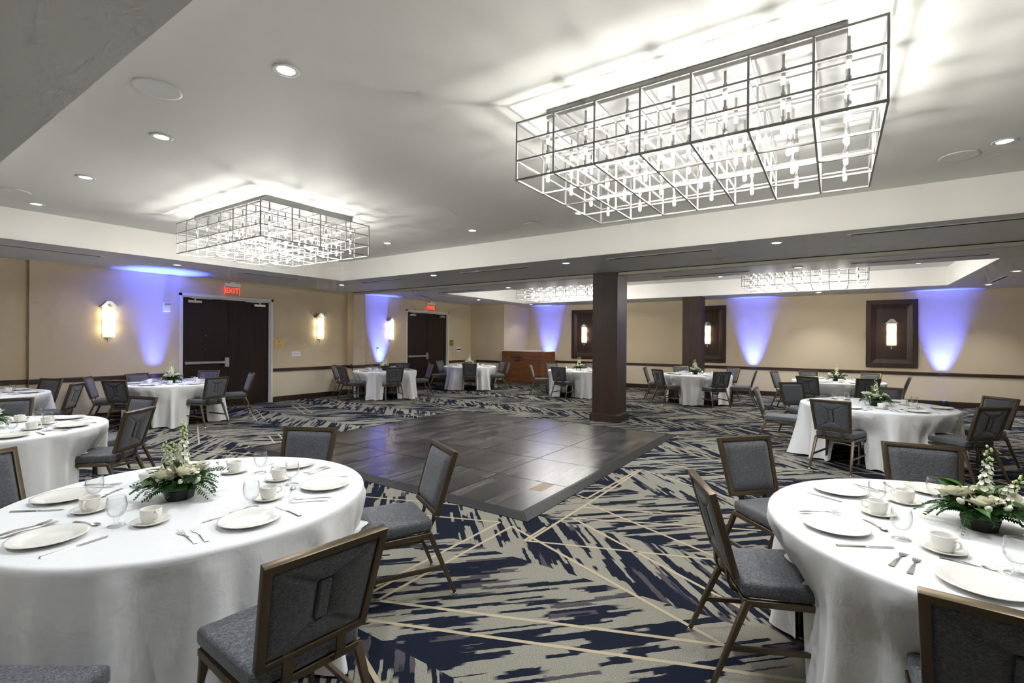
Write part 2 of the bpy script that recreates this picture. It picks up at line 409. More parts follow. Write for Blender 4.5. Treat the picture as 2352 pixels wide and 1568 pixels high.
# columns
def column(nm, lx, ly, s, label, b=True):
    t = thing(nm, label, 'column', (lx, ly, 0))
    h = s/2-.04
    ob('shaft', MB().box(-h, h, -h, h, 0, ZC).mesh('shaft', 'dark_wood', bevel=(.004, 1)), t)
    o = s/2
    ob('plinth', MB().add([(-o, -o, 0), (o, -o, 0), (o, o, 0), (-o, o, 0), (-o, -o, .135), (o, -o, .135), (o, o, .135), (-o, o, .135), (-h, -h, .165), (h, -h, .165), (h, h, .165), (-h, h, .165)],
        [(0, 3, 2, 1), (8, 9, 10, 11)]+[(k, (k+1) % 4, 4+(k+1) % 4, 4+k) for k in range(4)]+[(4+k, 4+(k+1) % 4, 8+(k+1) % 4, 8+k) for k in range(4)]).mesh('plinth', 'dark_wood'), t)
column('column', -3.855, 9.36, .61, 'square dark wood column standing behind the dance floor')
column('column', -3.62, 15.45, .62, 'square dark wood column standing close to the far wall')

# partition track across the ceiling
tr = thing('partition_track', 'cream operable wall track crossing the low ceiling between the trays', 'ceiling track', (0, 9.2, ZC))
ob('channel', MB().box(XL+.27, XR, -.07, .07, -.062, -.001).mesh('channel', 'track_cream', bevel=(.003, 1)), tr)
ob('slot', MB().box(XL+.27, XR, -.105, -.071, -.008, -.001).mesh('slot', 'slot_dark'), tr)

# ------------------------------------------------------------------ dance floor
PAN = .925
DX1, DY0 = -2.415, 3.79
df = thing('dance_floor', 'dark grey wood-look portable dance floor laid on the carpet', 'dance floor', (DX1-2.5*PAN, DY0+2.5*PAN, 0))
ZD = .024
pm = MB().box(-PAN/2+.002, PAN/2-.002, -PAN/2+.002, PAN/2-.002, .001, ZD-.004).mesh('panel', 'dance_edge')
NS = 6; pw = (PAN-.010)/NS
plank_me = {}
def plank(l, m='dance_plank'):
    k = (round(l, 3), m)
    if k not in plank_me: plank_me[k] = MB().box(-pw/2+.0006, pw/2-.0006, -l/2+.0006, l/2-.0006, ZD-.004, ZD).mesh('plank', m)
    return plank_me[k]
rp = random.Random(3)
for i in range(5):
    for j in range(5):
        px, py = (i-2)*PAN, (j-2)*PAN
        p = ob('floor_panel', pm, df, (px, py, 0))
        for k in range(NS):
            full = PAN-.010; cut = round((.66 if (i, j, k) == (4, 0, 4) else rp.choice((.25, .4, .6, .75)))*full, 3); y = -full/2
            for q, l in enumerate((cut, full-cut)):
                tan = (i == 4 and j == 0 and k == 4 and q == 1)
                ob('plank', plank(l, 'dance_plank_tan' if tan else 'dance_plank'), p, (-full/2+(k+.5)*pw, y+l/2, 0)); y += l
rw = .145; HN = 2.5*PAN
def ramp_me(L, c0=0, c1=0):
    return MB().add([(-L/2, 0, .001), (L/2, 0, .001), (L/2+c1, -rw, .001), (-L/2-c0, -rw, .001), (-L/2, 0, ZD), (L/2, 0, ZD), (L/2, -.02, ZD), (-L/2, -.02, ZD), (-L/2-c0, -rw, .006), (L/2+c1, -rw, .006)],
        [(0, 1, 2, 3)[::-1], (4, 7, 6, 5), (7, 8, 9, 6), (8, 3, 2, 9), (0, 4, 5, 1), (0, 3, 8, 7, 4), (1, 5, 6, 9, 2)]).mesh('ramp', 'dance_edge')
rm0 = ramp_me(PAN-.004); rma = ramp_me(PAN-.004, rw, 0); rmb = ramp_me(PAN-.004, 0, rw)
for sd in range(4):
    a = sd*PI/2
    for k in range(5):
        L = (k-2)*PAN
        ob('edge_ramp', rma if k == 0 else rmb if k == 4 else rm0, df, (math.cos(a)*L+math.sin(a)*HN, math.sin(a)*L-math.cos(a)*HN, 0), (0, 0, a))

# ------------------------------------------------------------------ cream lines woven into the carpet
lines = [((-2.35, 2.02), (-.48, 2.77)), ((-2.23, 1.85), (-.05, 2.72)), ((-2.33, 3.49), (-.48, 2.77)), ((-2.08, 3.30), (-.45, 3.93)), ((-2.08, 3.30), (-2.08, 3.65)), ((-2.05, 3.30), (-2.02, 5.97)),
         ((-2.47, 3.51), (-2.49, 2.13)), ((-2.33, 3.49), (-2.35, 2.02)), ((-3.9, 2.95), (-2.47, 3.51)), ((-1.98, 3.97), (-.35, 4.72)), ((-1.98, 3.97), (-.45, 3.21)), ((-2.05, 4.42), (-.55, 3.80)),
         ((-2.11, 4.57), (-2.05, 5.95)), ((-2.02, 5.97), (-.60, 5.28)), ((-2.05, 4.28), (-.45, 4.97)), ((-2.24, 6.55), (-.70, 6.18)), ((-2.01, 1.63), (-.2, .92)), ((-2.25, 4.60), (-2.1, 4.55)),
         ((-4.12, 3.24), (-3.06, 3.65)), ((-1.75, 6.53), (-.3, 6.95)), ((-1.6, 5.97), (-.4, 6.5))]
def extra_lines():
    R = random.Random(11); out = []
    tg = math.tan(math.radians(22.5))
    for k in range(-9, 30):
        for sg in (1, -1):
            c0 = k*1.06+.35*sg
            x = -11.9+R.uniform(0, 1.5)
            while x < 4.6:
                L = R.choice((1.7, 2.0, 2.6, 3.4)); x1 = min(x+L*.92, 4.6)
                for o in ((0,) if R.random() < .4 else (0, .17)):
                    a = (x, c0+sg*tg*(x+4)+o); b = (x1, c0+sg*tg*(x1+4)+o)
                    mx, my = (a[0]+b[0])/2, (a[1]+b[1])/2
                    if -4.4 < mx < .2 and 1.3 < my < 6.9: continue
                    if min(a[1], b[1]) < YS+.1 or max(a[1], b[1]) > YN-.1: continue
                    out.append((a, b))
                x = x1+R.choice((.4, 1.6, 2.6))
    for k in range(26):
        x = R.uniform(-11, 4); y = R.uniform(-1.5, 14)
        if -4.4 < x < .2 and 1.3 < y < 6.9: continue
        out.append(((x, y), (x+.02, y+R.choice((1.4, 2.6)))))
    return out
b = MB(); dr = (DX1-5*PAN-rw, DX1+rw, DY0-rw, DY0+5*PAN+rw)
zl = 0
for (a, c) in lines+extra_lines():
    zl = (zl+1) % 7
    a, c = Vector((*a, 0)), Vector((*c, 0)); d = (c-a).normalized(); n = Vector((-d.y, d.x, 0))*.0125; z = .0008+zl*.00003
    # leave out what lies under the dance floor
    N = max(1, int((c-a).length/.06)); run_ = None
    def emit(p, q):
        b.add([p-n+Vector((0, 0, z)), q-n+Vector((0, 0, z)), q+n+Vector((0, 0, z)), p+n+Vector((0, 0, z))], [(0, 1, 2, 3)])
    st = None
    for i in range(N+1):
        p = a.lerp(c, i/N); ins = dr[0] < p.x < dr[1] and dr[2] < p.y < dr[3]
        if not ins and st is None: st = p
        if (ins or i == N) and st is not None:
            if (p-st).length > .05: emit(st, p)
            st = None
ob('carpet_line', b.mesh('carpet_line', 'carpet_line'), FLOOR, kind='stuff')

# ------------------------------------------------------------------ chairs
def chair_meshes():
    M = {}
    B = Vector((0, -.242, .505)); U = Vector((0, -.118, .40)).normalized(); N = Vector((0, -U.z, U.y)); HB = .418   # N points backward
    def P(x, s, d): return B+Vector((1, 0, 0))*x+U*s+N*d
    def hw(s): return .205+(.2275-.205)*s/HB
    # back frame: mitred tube, four sides
    fr = MB(); ft = .030; dp = .017
    def ring(o, d):
        return [P(-(hw(o)-o), o, d), P(hw(o)-o, o, d), P(hw(HB-o)-o, HB-o, d), P(-(hw(HB-o)-o), HB-o, d)]
    V = ring(0, -dp)+ring(ft, -dp)+ring(0, dp)+ring(ft, dp)
    F = []
    for k in range(4):
        l = (k+1) % 4
        F += [(k, l, 4+l, 4+k), (8+k, 12+k, 12+l, 8+l), (k, 8+k, 8+l, l), (4+k, 4+l, 12+l, 12+k)]
    M['back_frame'] = smooth_by_angle(fr.add(V, F).mesh('back_frame', 'chair_metal', bevel=(.004, 2)))
    # front cushion
    def front(u, v):
        s = ft+(HB-2*ft)*v; x = (2*u-1)*(hw(s)-ft); e = min(u, 1-u)*2; g = min(v, 1-v)*2
        k = min(1, e*4.5)**.5*min(1, g*4.5)**.5
        return P(x, s, -.004-.026*k)
    M['back_cushion'] = MB().grid(front, 14, 14).mesh('back_cushion', 'chair_fabric', smooth=True)
    # tufted rear panel: four pillows around a raised grip
    ci, si0, si1 = .026, .13, .29
    def rear(u, v):
        s = ft+(HB-2*ft)*v; x = (2*u-1)*(hw(s)-ft)
        W = hw(s)-ft; S = s-ft; T = HB-2*ft
        # distance ratios to the seams (corner of frame to corner of grip)
        ax = abs(x); gx = max(0., (ax-ci)/(W-ci)); gy = max(0., max((si0-ft-S)/(si0-ft), (S-(si1-ft))/(T-(si1-ft))))
        t_ = max(gx, gy)
        seam = min(1, abs(gx-gy)*6)**.6 if t_ > 0 else 1
        pil = .017*math.sin(PI*min(1, .08+.92*t_))**.7*(.15+.85*seam) if t_ > 0 else 0
        return P(x, s, .004+pil-(.006 if t_ <= 0 else 0))
    M['rear_panel'] = MB().grid(rear, 44, 44).mesh('rear_panel', 'chair_fabric', smooth=True)
    g = MB(); a = P(0, si0+.006, .010); c = P(0, si1-.006, .010)
    M['grip'] = MB().bar(a, c, .040, .016, up=N).mesh('grip', 'chair_fabric', bevel=(.004, 2))
    # brackets
    br = []
    for s in (-1, 1):
        b_ = MB(); pts = [Vector((s*.10, -.10, .405)), Vector((s*.10, -.185, .398)), Vector((s*.10, -.235, .415)), Vector((s*.10, -.255, .455)), Vector((s*.10, -.258, .50)), P(s*.10, .05, .0)]
        for p, q in zip(pts, pts[1:]): b_.bar(p, q+(q-p).normalized()*.006, .036, .010, up=(0, -.7, .7))
        br.append(b_.mesh('bracket', 'chair_metal'))
    M['bracket'] = br
    # seat
    def seat_poly(o): return [(-.205+o, -.215+o), (.205-o, -.215+o), (.238-o, .235-o), (-.238+o, .235-o)]
    sc_ = MB().prism(seat_poly(0), .418, .492).mesh('seat', 'chair_fabric', bevel=(.022, 4)); smooth_by_angle(sc_, 1.0); M['seat'] = sc_
    rl = MB(); c4 = [(-.205, -.20), (.205, -.20), (.225, .21), (-.225, .21)]
    for k in range(4):
        p, q = c4[k], c4[(k+1) % 4]; rl.bar((*p, .402), (*q, .402), .026, .03)
    M['seat_frame'] = smooth_by_angle(rl.mesh('seat_frame', 'chair_metal', bevel=(.003, 1)))
    def leg(a, b_): return smooth_by_angle(MB().bar(a, b_, .034, .030, up=(0, 1, 0), w1=.022, h1=.020).mesh('leg', 'chair_metal', bevel=(.004, 2)))
    M['leg'] = [(leg((s*.213, .205, .405), (s*.232, .232, .014)), Vector((s*.232, .232, 0))) for s in (-1, 1)]+[(leg((s*.203, -.195, .405), (s*.228, -.355, .014)), Vector((s*.228, -.355, 0))) for s in (-1, 1)]
    M['glide'] = MB().lathe([(.012, 0), (.016, .002), (.016, .008), (.011, .012), (.010, .018)], 12).mesh('glide', 'chrome', smooth=True)
    M['stretcher'] = [MB().bar((s*.2235, .220, .19), (s*.2165, -.283, .19), .016, .022).mesh('stretcher', 'chair_metal') for s in (-1, 1)]
    return M
CM = chair_meshes()
def chair(x, y, face, label, group):
    """x, y: floor point under the seat centre; face: direction the sitter looks, degrees"""
    t = thing('banquet_chair', label, 'chair', (x, y, 0), math.radians(face-90), group)
    ob('seat', CM['seat'], t); ob('seat_frame', CM['seat_frame'], t)
    bk = ob('back_frame', CM['back_frame'], t)
    ob('back_cushion', CM['back_cushion'], t); rp_ = ob('rear_panel', CM['rear_panel'], t); ob('grip', CM['grip'], rp_)
    for me in CM['bracket']: ob('bracket', me, t)
    for me, f in CM['leg']:
        l = ob('leg', me, t); ob('glide', CM['glide'], l, f)
    for me in CM['stretcher']: ob('stretcher', me, t)
    return t

# ------------------------------------------------------------------ tables and what stands on them
ZTAB = .755
POSN = {0: 'right', 60: 'far right', 120: 'far left', 180: 'left', 240: 'near left', 300: 'near right'}
def cam_angle(cx, cy, x, y):
    v = Vector((x-cx, y-cy, 0)); w_ = Vector((cx, cy, 0)).normalized(); r_ = Vector((w_.y, -w_.x, 0))
    return math.degrees(math.atan2(v.dot(w_), v.dot(r_))) % 360
def positions(cx, cy, pts):
    """name up to six points around a centre by where they lie as seen from the camera"""
    an = [cam_angle(cx, cy, *p) for p in pts]; order = sorted(range(len(pts)), key=lambda i: an[i]); n = len(pts)
    slots = sorted(POSN); best = None
    import itertools
    for comb in itertools.combinations(range(6), n):
        for sh in range(n):
            e = 0
            for k in range(n):
                d_ = abs(an[order[k]]-slots[comb[(k+sh) % n]]); d_ = min(d_, 360-d_); e += d_*d_
            if best is None or e < best[0]: best = (e, comb, sh)
    _, comb, sh = best; res = [None]*n
    for k in range(n): res[order[k]] = POSN[slots[comb[(k+sh) % n]]]
    return res

def cloth_mesh(R, chairs_local, seed):
    rr = random.Random(seed); NT_, NZ = 320, 26
    ph = [(rr.randint(5, 7), rr.uniform(0, 6.28), .45), (rr.randint(12, 14), rr.uniform(0, 6.28), .60), (rr.randint(18, 22), rr.uniform(0, 6.28), .60), (rr.randint(29, 35), rr.uniform(0, 6.28), .30)]
    V = [(0, 0, ZTAB)]; F = []
    rings = [(.2*R, ZTAB), (.45*R, ZTAB), (.7*R, ZTAB), (.88*R, ZTAB), (R-.022, ZTAB), (R-.010, ZTAB-.002), (R-.003, ZTAB-.008), (R, ZTAB-.018), (R+.001, ZTAB-.032)]
    prof = []
    for r, z in rings: prof.append((r, z, 0))
    zb = .012
    for k in range(1, NZ+1):
        s = k/NZ; prof.append((R+.001, ZTAB-.032-(ZTAB-.032-zb)*s, s))
    hem = [rr.uniform(-.004, .010) for _ in range(9)]
    for r, z, s in prof:
        for i in range(NT_):
            th = 2*PI*i/NT_
            w_ = sum(a*math.sin(n*th+p) for n, p, a in ph)
            fold = (abs(w_)**.8)*(1 if w_ > 0 else -.55)
            rad = r
            zz = z
            if s > 0:
                g = s**.55
                rad = r+.004*s+g*(.058+.062*s)*fold+.03*s*s
                push = 0; pull = 0; dep = 0
                for (cx_, cy_, fx, fy) in chairs_local:
                    # a drawn-in seat catches the cloth: it rests on the seat there and falls to the carpet beside it
                    ca = math.atan2(cy_, cx_); da = abs((th-ca+PI) % (2*PI)-PI)
                    sf = math.hypot(cx_, cy_)-.25
                    ov = R+.01-sf
                    if ov > .04:
                        half = math.atan2(.195, R); k_ = 1-min(1, max(0, (da-half)/.055)); push = max(push, k_*k_*(3-2*k_)); p_ = 1-min(1, max(0, (da-half)/.42)); p_ = p_*p_*(3-2*p_)
                        if p_ > pull: pull = p_; dep = min(.14, ov*.8)
                if pull > 0:
                    d_ = min(1, s/.42); rad = rad*(1-.55*pull)+(R+.012*fold)*.55*pull-dep*pull*d_*d_*(3-2*d_)
                if push > 0:
                    if zz < .4975: zz = zz+(.4975+.002*s-zz)*push
                if s > .99 and push < .05: zz = zb+max(0, hem[i*9//NT_])+.012*max(0, -fold)
            V.append((rad*math.cos(th), rad*math.sin(th), zz))
    n = NT_
    F += [(0, 1+i, 1+(i+1) % n) for i in range(n)]
    for k in range(len(prof)-1):
        F += [(1+k*n+i, 1+(k+1)*n+i, 1+(k+1)*n+(i+1) % n, 1+k*n+(i+1) % n) for i in range(n)]
    return MB().add(V, F).mesh('tablecloth', 'linen', smooth=True)

TOPME = {}
def table_parts(t, R):
    if R not in TOPME:
        TOPME[R] = (MB().lathe([(0, .722), (R-.012, .722), (R-.008, .728), (R-.008, .746), (R-.012, .750), (0, .750)], 48).mesh('table_top', 'plywood'),
                    [MB().tube([(x*.42, y*.30, .722), (x*.46, y*.33, .0)], .014, 8).mesh('leg', 'steel') for x in (-1, 1) for y in (-1, 1)])
    ob('table_top', TOPME[R][0], t)
    for m_ in TOPME[R][1]: ob('leg', m_, t)

# tableware meshes (origin on the cloth)
PLATE = MB().lathe([(0, .004), (.055, .004), (.060, .0005), (.068, .0005), (.078, .006), (.132, .019), (.1355, .0205), (.1345, .0225), (.125, .0215), (.092, .013), (.084, .0085), (.07, .007), (0, .007)], 48).mesh('plate', 'china', smooth=True)
SAUCER = MB().lathe([(0, .003), (.036, .003), (.040, .0005), (.046, .0005), (.058, .007), (.076, .016), (.078, .0175), (.0765, .019), (.060, .0115), (.044, .007), (.028, .0062), (.026, .0075), (0, .0075)], 36).mesh('saucer', 'china', smooth=True)
CUP = MB().lathe([(0, .003), (.022, .003), (.025, 0), (.029, 0), (.031, .004), (.035, .010), (.0405, .024), (.0425, .045), (.0425, .062), (.0418, .0645), (.0405, .063), (.0400, .045), (.036, .020), (.028, .009), (0, .007)], 36).mesh('cup', 'china', smooth=True)
_h = [Vector((.040, 0, .054)), Vector((.052, 0, .0575)), Vector((.0635, 0, .052)), Vector((.067, 0, .041)), Vector((.063, 0, .030)), Vector((.052, 0, .0235)), Vector((.039, 0, .022))]
HANDLE = MB().tube(_h, [.0055, .0048, .0045, .0043, .0043, .0045, .0055], 8).mesh('handle', 'china', smooth=True)
GLASS = MB().lathe([(0, .0035), (.018, .004), (.030, .0015), (.034, .0005), (.0355, .002), (.034, .0045), (.022, .0075), (.011, .012), (.0085, .022), (.0095, .028), (.013, .031), (.0095, .034), (.012, .039), (.022, .046), (.033, .060), (.0385, .078), (.040, .096), (.0385, .115), (.0355, .132), (.0350, .1335), (.0342, .132), (.0372, .115), (.0387, .096), (.0370, .078), (.0315, .0615), (.020, .0485), (.008, .0435), (0, .0425)], 32).mesh('goblet', 'clear_glass', smooth=True)
def handle_strip(b, y0, y1, w0, w1, n=10, z=.003):
    # flat tapered handle with a raised neck
    def fn(u, v):
        y = y0+(y1-y0)*v; e = w0+(w1-w0)*(1-v)**2*1.0
        hgt = .0025+.0075*math.sin(PI*min(1, v*1.02))**2*.6
        return ((2*u-1)*e, y, hgt+z*.2)
    b.grid(fn, 2, n)
    def fn2(u, v):
        p = fn(1-u, v); return (p[0]*.96, p[1], p[2]-.0022)
    b.grid(fn2, 2, n)
def make_fork():
    b = MB(); handle_strip(b, -.10, .035, .0032, .0105)
    hd = [(.0032, .035), (.0075, .044), (.0115, .052), (.0125, .060)]
    z = lambda y: .0035+.006*max(0, (y-.055))/.045+.0
    V = []
    for w_, y in hd: V += [(-w_, y, .004), (w_, y, .004)]
    b.add(V, [(2*i, 2*i+1, 2*i+3, 2*i+2) for i in range(3)])
    b.add([(x, y, zz-.002) for x, y, zz in V], [(2*i, 2*i+2, 2*i+3, 2*i+1) for i in range(3)])
    for k in range(4):
        x = -.0108+k*.0072
        b.bar((x, .059, .004), (x*.98, .080, .0045), .0036, .002).bar((x*.98, .080, .0045), (x*.96, .098, .010), .0034, .0018, w1=.0016, h1=.0014)
    return b.mesh('fork', 'silver', smooth=False)
def make_knife():
    b = MB()
    b.grid(lambda u, v: ((2*u-1)*(.0105-.004*v), -.115+.115*v, .0065*math.sin(PI*u)**.5+.0005), 4, 6)
    b.bar((0, -.002, .003), (0, .012, .003), .010, .006)
    bl = [(-.008, .010), (.008, .010), (.0085, .06), (.0085, .095), (.005, .112), (-.004, .118), (-.008, .10)]
    b.prism(bl, .0020, .0036)
    return b.mesh('knife', 'silver')
def make_spoon():
    b = MB(); handle_strip(b, -.085, .035, .0030, .0085)
    def bw(u, v):
        a = 2*PI*u; r = v; x = .0145*r*math.cos(a); y = .035+.024+.024*r*math.sin(a); return (x, y, .0015+.0065*r*r)
    b.grid(bw, 18, 4)
    return b.mesh('spoon', 'silver', smooth=True)
FORK, KNIFE, SPOON = make_fork(), make_knife(), make_spoon()

# flowers
def petal(b, M, L, W, cup, curl, n=4):
    def fn(u, v):
        x = (2*u-1)*W*math.sin(PI*min(.93, .15+.78*v))**.8; y = L*v
        z = cup*(1-(2*u-1)**2)*-1*v*(1-v)*1.5+curl*v*v*v; y2 = y
        return M @ Vector((x, y2, z))
    b.grid(fn, n, n)
def make_rose(seed, s=1.0):
    rr = random.Random(seed); b = MB()
    for ring, (cnt, tilt, r0, L, W, curl) in enumerate(((3, 88, .002, .024, .011, -.003), (4, 83, .005, .029, .015, -.002), (5, 75, .009, .033, .020, .002), (6, 64, .013, .036, .024, .008), (7, 48, .015, .038, .026, .014))):
        for k in range(cnt):
            a = 2*PI*k/cnt+ring*.7+rr.uniform(-.15, .15)
            M = Matrix.Rotation(a, 4, 'Z') @ Matrix.Translation((0, r0, -.012-ring*.0015)) @ Matrix.Rotation(math.radians(tilt+rr.uniform(-6, 6)), 4, 'X')
            M = M @ Matrix.Rotation(PI, 4, 'Y') if False else M
            petal(b, M, L*s, W*s, .010, -curl)
    b.lathe([(0, -.020), (.010, -.018), (.014, -.008), (.010, .002), (0, .004)], 10)
    return b.mesh('rose', 'petal_cream', smooth=True)
ROSES = [make_rose(1, 1.15), make_rose(2, 1.0)]
def make_spike(seed, h=.15):
    rr = random.Random(seed); b = MB()
    st = MB().tube([(0, 0, -.05), (.003, 0, h*.5), (.0, .003, h)], [.003, .0025, .0012], 6)
    n = 46; tip = MB()
    for k in range(n):
        f = k/n; z = h*(.08+.92*f); r = .016*(1-f*.75)+.002; a = k*2.4
        c = Vector((r*math.cos(a), r*math.sin(a), z)); ps = .014*(1-.55*f)
        if f > .62:
            if k % 2: tip.lathe([(0, -.004), (.0042, -.001), (.0045, .003), (.002, .007), (0, .008)], 6, (c.x*1.25, c.y*1.25, c.z))
            continue
        if k % 7 == 3: continue
        for q in range(5):
            M = Matrix.Translation(c) @ Matrix.Rotation(a, 4, 'Z') @ Matrix.Rotation(math.radians(62), 4, 'Y') @ Matrix.Rotation(q*2*PI/5, 4, 'Z') @ Matrix.Rotation(math.radians(25), 4, 'X')
            b.add([M @ Vector(p) for p in ((0, 0, 0), (-ps*.5, ps*.55, 0), (0, ps*1.05, .001), (ps*.5, ps*.55, 0))], [(0, 1, 2, 3)])
    return b.mesh('flower_spike', 'petal_white'), st.mesh('stem', 'stem_green', smooth=True), tip.mesh('tip_bud', 'petal_green', smooth=True)
SPIKES = [make_spike(5, .20), make_spike(6, .14)]
def make_frond(seed, L=.13, W=.030, m='leaf_dark'):
    rr = random.Random(seed); b = MB(); n = 15
    def C(t_): return Vector((0, L*t_, .030*math.sin(PI*t_*.8)-.050*t_*t_))
    b.tube([C(k/8) for k in range(9)], [.0014*(1-k/10) for k in range(9)], 4)
    for k in range(1, n+1):
        t_ = k/(n+.6); c = C(t_); w_ = W*math.sin(PI*(.12+.83*t_))**.8*(1 if t_ > .15 else .6)
        for s in (-1, 1):
            e = c+Vector((s*w_, w_*.55, -.006+rr.uniform(-.003, .003))); m_ = c.lerp(e, .5); o = Vector((0, .0052, .0)); lift = Vector((0, 0, .002))
            b.add([c-o*.35, m_-o+lift*.3, e, m_+o+lift, c+o*.35], [(0, 1, 2, 3, 4)] if s > 0 else [(4, 3, 2, 1, 0)])
    return b.mesh('fern_frond', m)
FRONDS = [make_frond(1), make_frond(2, .11, .027, 'leaf_mid'), make_frond(3, .15, .026)]
def make_leaf(L=.06, W=.016, m='leaf_dark'):
    b = MB(); b.grid(lambda u, v: ((2*u-1)*W*math.sin(PI*min(.98, .05+.95*v))**.85, L*v, .006*abs(2*u-1)+.018*math.sin(PI*v*.9)-.022*v*v), 4, 7)
    return b.mesh('leaf', m, smooth=True)
LEAVES = [make_leaf(), make_leaf(.075, .019, 'leaf_mid'), make_leaf(.05, .011, 'leaf_mid')]
def make_bud():
    b = MB(); b.lathe([(0, 0), (.006, .004), (.0095, .014), (.0085, .026), (.003, .036), (0, .037)], 8); return b.mesh('bud', 'petal_white', smooth=True)
BUD = make_bud()
def make_sprig(seed):
    rr = random.Random(seed); b = MB(); st = MB()
    for k in range(13):
        a = rr.uniform(0, 6.28); r = rr.uniform(.006, .032); p = Vector((r*math.cos(a), r*math.sin(a), .055+rr.uniform(-.02, .024)))
        st.tube([(0, 0, 0), Vector((0, 0, .02))+p*.35, p], [.0012, .001, .0008], 4)
        for q in range(5):
            M = Matrix.Translation(p) @ Matrix.Rotation(rr.uniform(0, .6), 4, 'X') @ Matrix.Rotation(q*2*PI/5, 4, 'Z'); ps = .0052
            b.add([M @ Vector(v) for v in ((0, 0, 0), (-ps*.55, ps*.6, .001), (0, ps, .0015), (ps*.55, ps*.6, .001))], [(0, 1, 2, 3)])
    return b.mesh('blossom', 'petal_white'), st.mesh('twig', 'twig')
SPRIGS = [make_sprig(1), make_sprig(2)]
BOWL = MB().lathe([(0, 0), (.046, 0), (.051, .004), (.060, .042), (.056, .042), (.049, .010), (0, .010)], 8).mesh('bowl', 'black_plastic')
MOSS = MB().lathe([(.0, .036), (.052, .036), (.058, .050), (.050, .066), (.022, .076), (0, .078)], 14).mesh('foam', 'leaf_dark', smooth=True)
def centrepiece(x, y, label, seed, kind=0, s=1.28):
    rr = random.Random(seed)
    t = thing('floral_centerpiece', label, 'flowers', (x, y, ZTAB), rr.uniform(0, .4), 'floral centerpieces on the tables', scale=s)
    ob('bowl', BOWL, t); ob('foam', MOSS, t)
    for k in range(38):
        a = 2*PI*k/32*2.0+rr.uniform(-.14, .14); up = rr.choice((-.10, .0, .10, .24, .42, .62)); rad = .036
        ob('fern_frond', FRONDS[k % 3], t, (rad*math.cos(a), rad*math.sin(a), .050+rr.uniform(0, .012)), (up, rr.uniform(-.5, .5), a-PI/2), scale=rr.uniform(.78, 1.02))
    for k in range(34):
        a = rr.uniform(0, 6.28); rad = rr.uniform(.015, .062)
        ob('leaf', LEAVES[k % 3], t, (rad*math.cos(a), rad*math.sin(a), .062+rr.uniform(0, .02)), (rr.uniform(.2, 1.0), rr.uniform(-.5, .5), a-PI/2), scale=rr.uniform(.8, 1.25))
    for k in range(14):
        a = rr.uniform(0, 6.28); rad = rr.uniform(.02, .075)
        ob('leaf', LEAVES[1+k % 2], t, (rad*math.cos(a), rad*math.sin(a), .085+rr.uniform(0, .03)), (rr.uniform(.7, 1.35), rr.uniform(-.6, .6), a-PI/2), scale=rr.uniform(.8, 1.2))
    # roses
    rs = [(-.060, .01, .118, -.5), (.050, -.015, .128, .4), (.0, -.055, .112, 0), (.015, .06, .12, 0)] if kind == 0 else [(-.062, .02, .118, -.4), (-.005, -.045, .115, 0), (.080, -.005, .112, .5), (.02, .06, .11, 0)]
    for k, (rx, ry, rz, ti) in enumerate(rs):
        ob('rose', ROSES[k % 2], t, (rx, ry, rz), (-.9*ry/.06*-.5+.25*(1 if ry < 0 else -.6), ti*.8, rr.uniform(0, 6)), scale=1.15)
    sp = [(-.012, .012, .110, -.10, 0), (.028, .0, .120, .05, 0), (-.035, .0, .10, -.3, 1), (.0, -.02, .10, .1, 1)] if kind == 0 else [(.015, .012, .110, -.10, 0), (.05, .03, .085, .55, 1)]
    for (sx, sy, sz, ti, w_) in sp:
        q = ob('flower_spike', SPIKES[w_][0], t, (sx, sy, sz), (rr.uniform(-.1, .1), ti, rr.uniform(0, 6)), kind='stuff'); ob('stem', SPIKES[w_][1], q); ob('tip_bud', SPIKES[w_][2], q, kind='stuff')
    for k in range(8):
        a = rr.uniform(0, 6.28); rad = rr.uniform(.04, .085)
        q = ob('sprig', SPRIGS[k % 2][0], t, (rad*.7*math.cos(a), rad*.7*math.sin(a), .070), (-.75*math.sin(a), .75*math.cos(a), rr.uniform(0, 6)), kind='stuff'); ob('twig', SPRIGS[k % 2][1], q)
    for k in range(8):
        a = 2*PI*k/8+rr.uniform(-.3, .3); rad = .075
        ob('bud', BUD, t, (rad*math.cos(a), rad*math.sin(a), .082+rr.uniform(-.01, .02)), (-1.0*math.sin(a), 1.0*math.cos(a), 0), scale=rr.uniform(.9, 1.2))
    return t

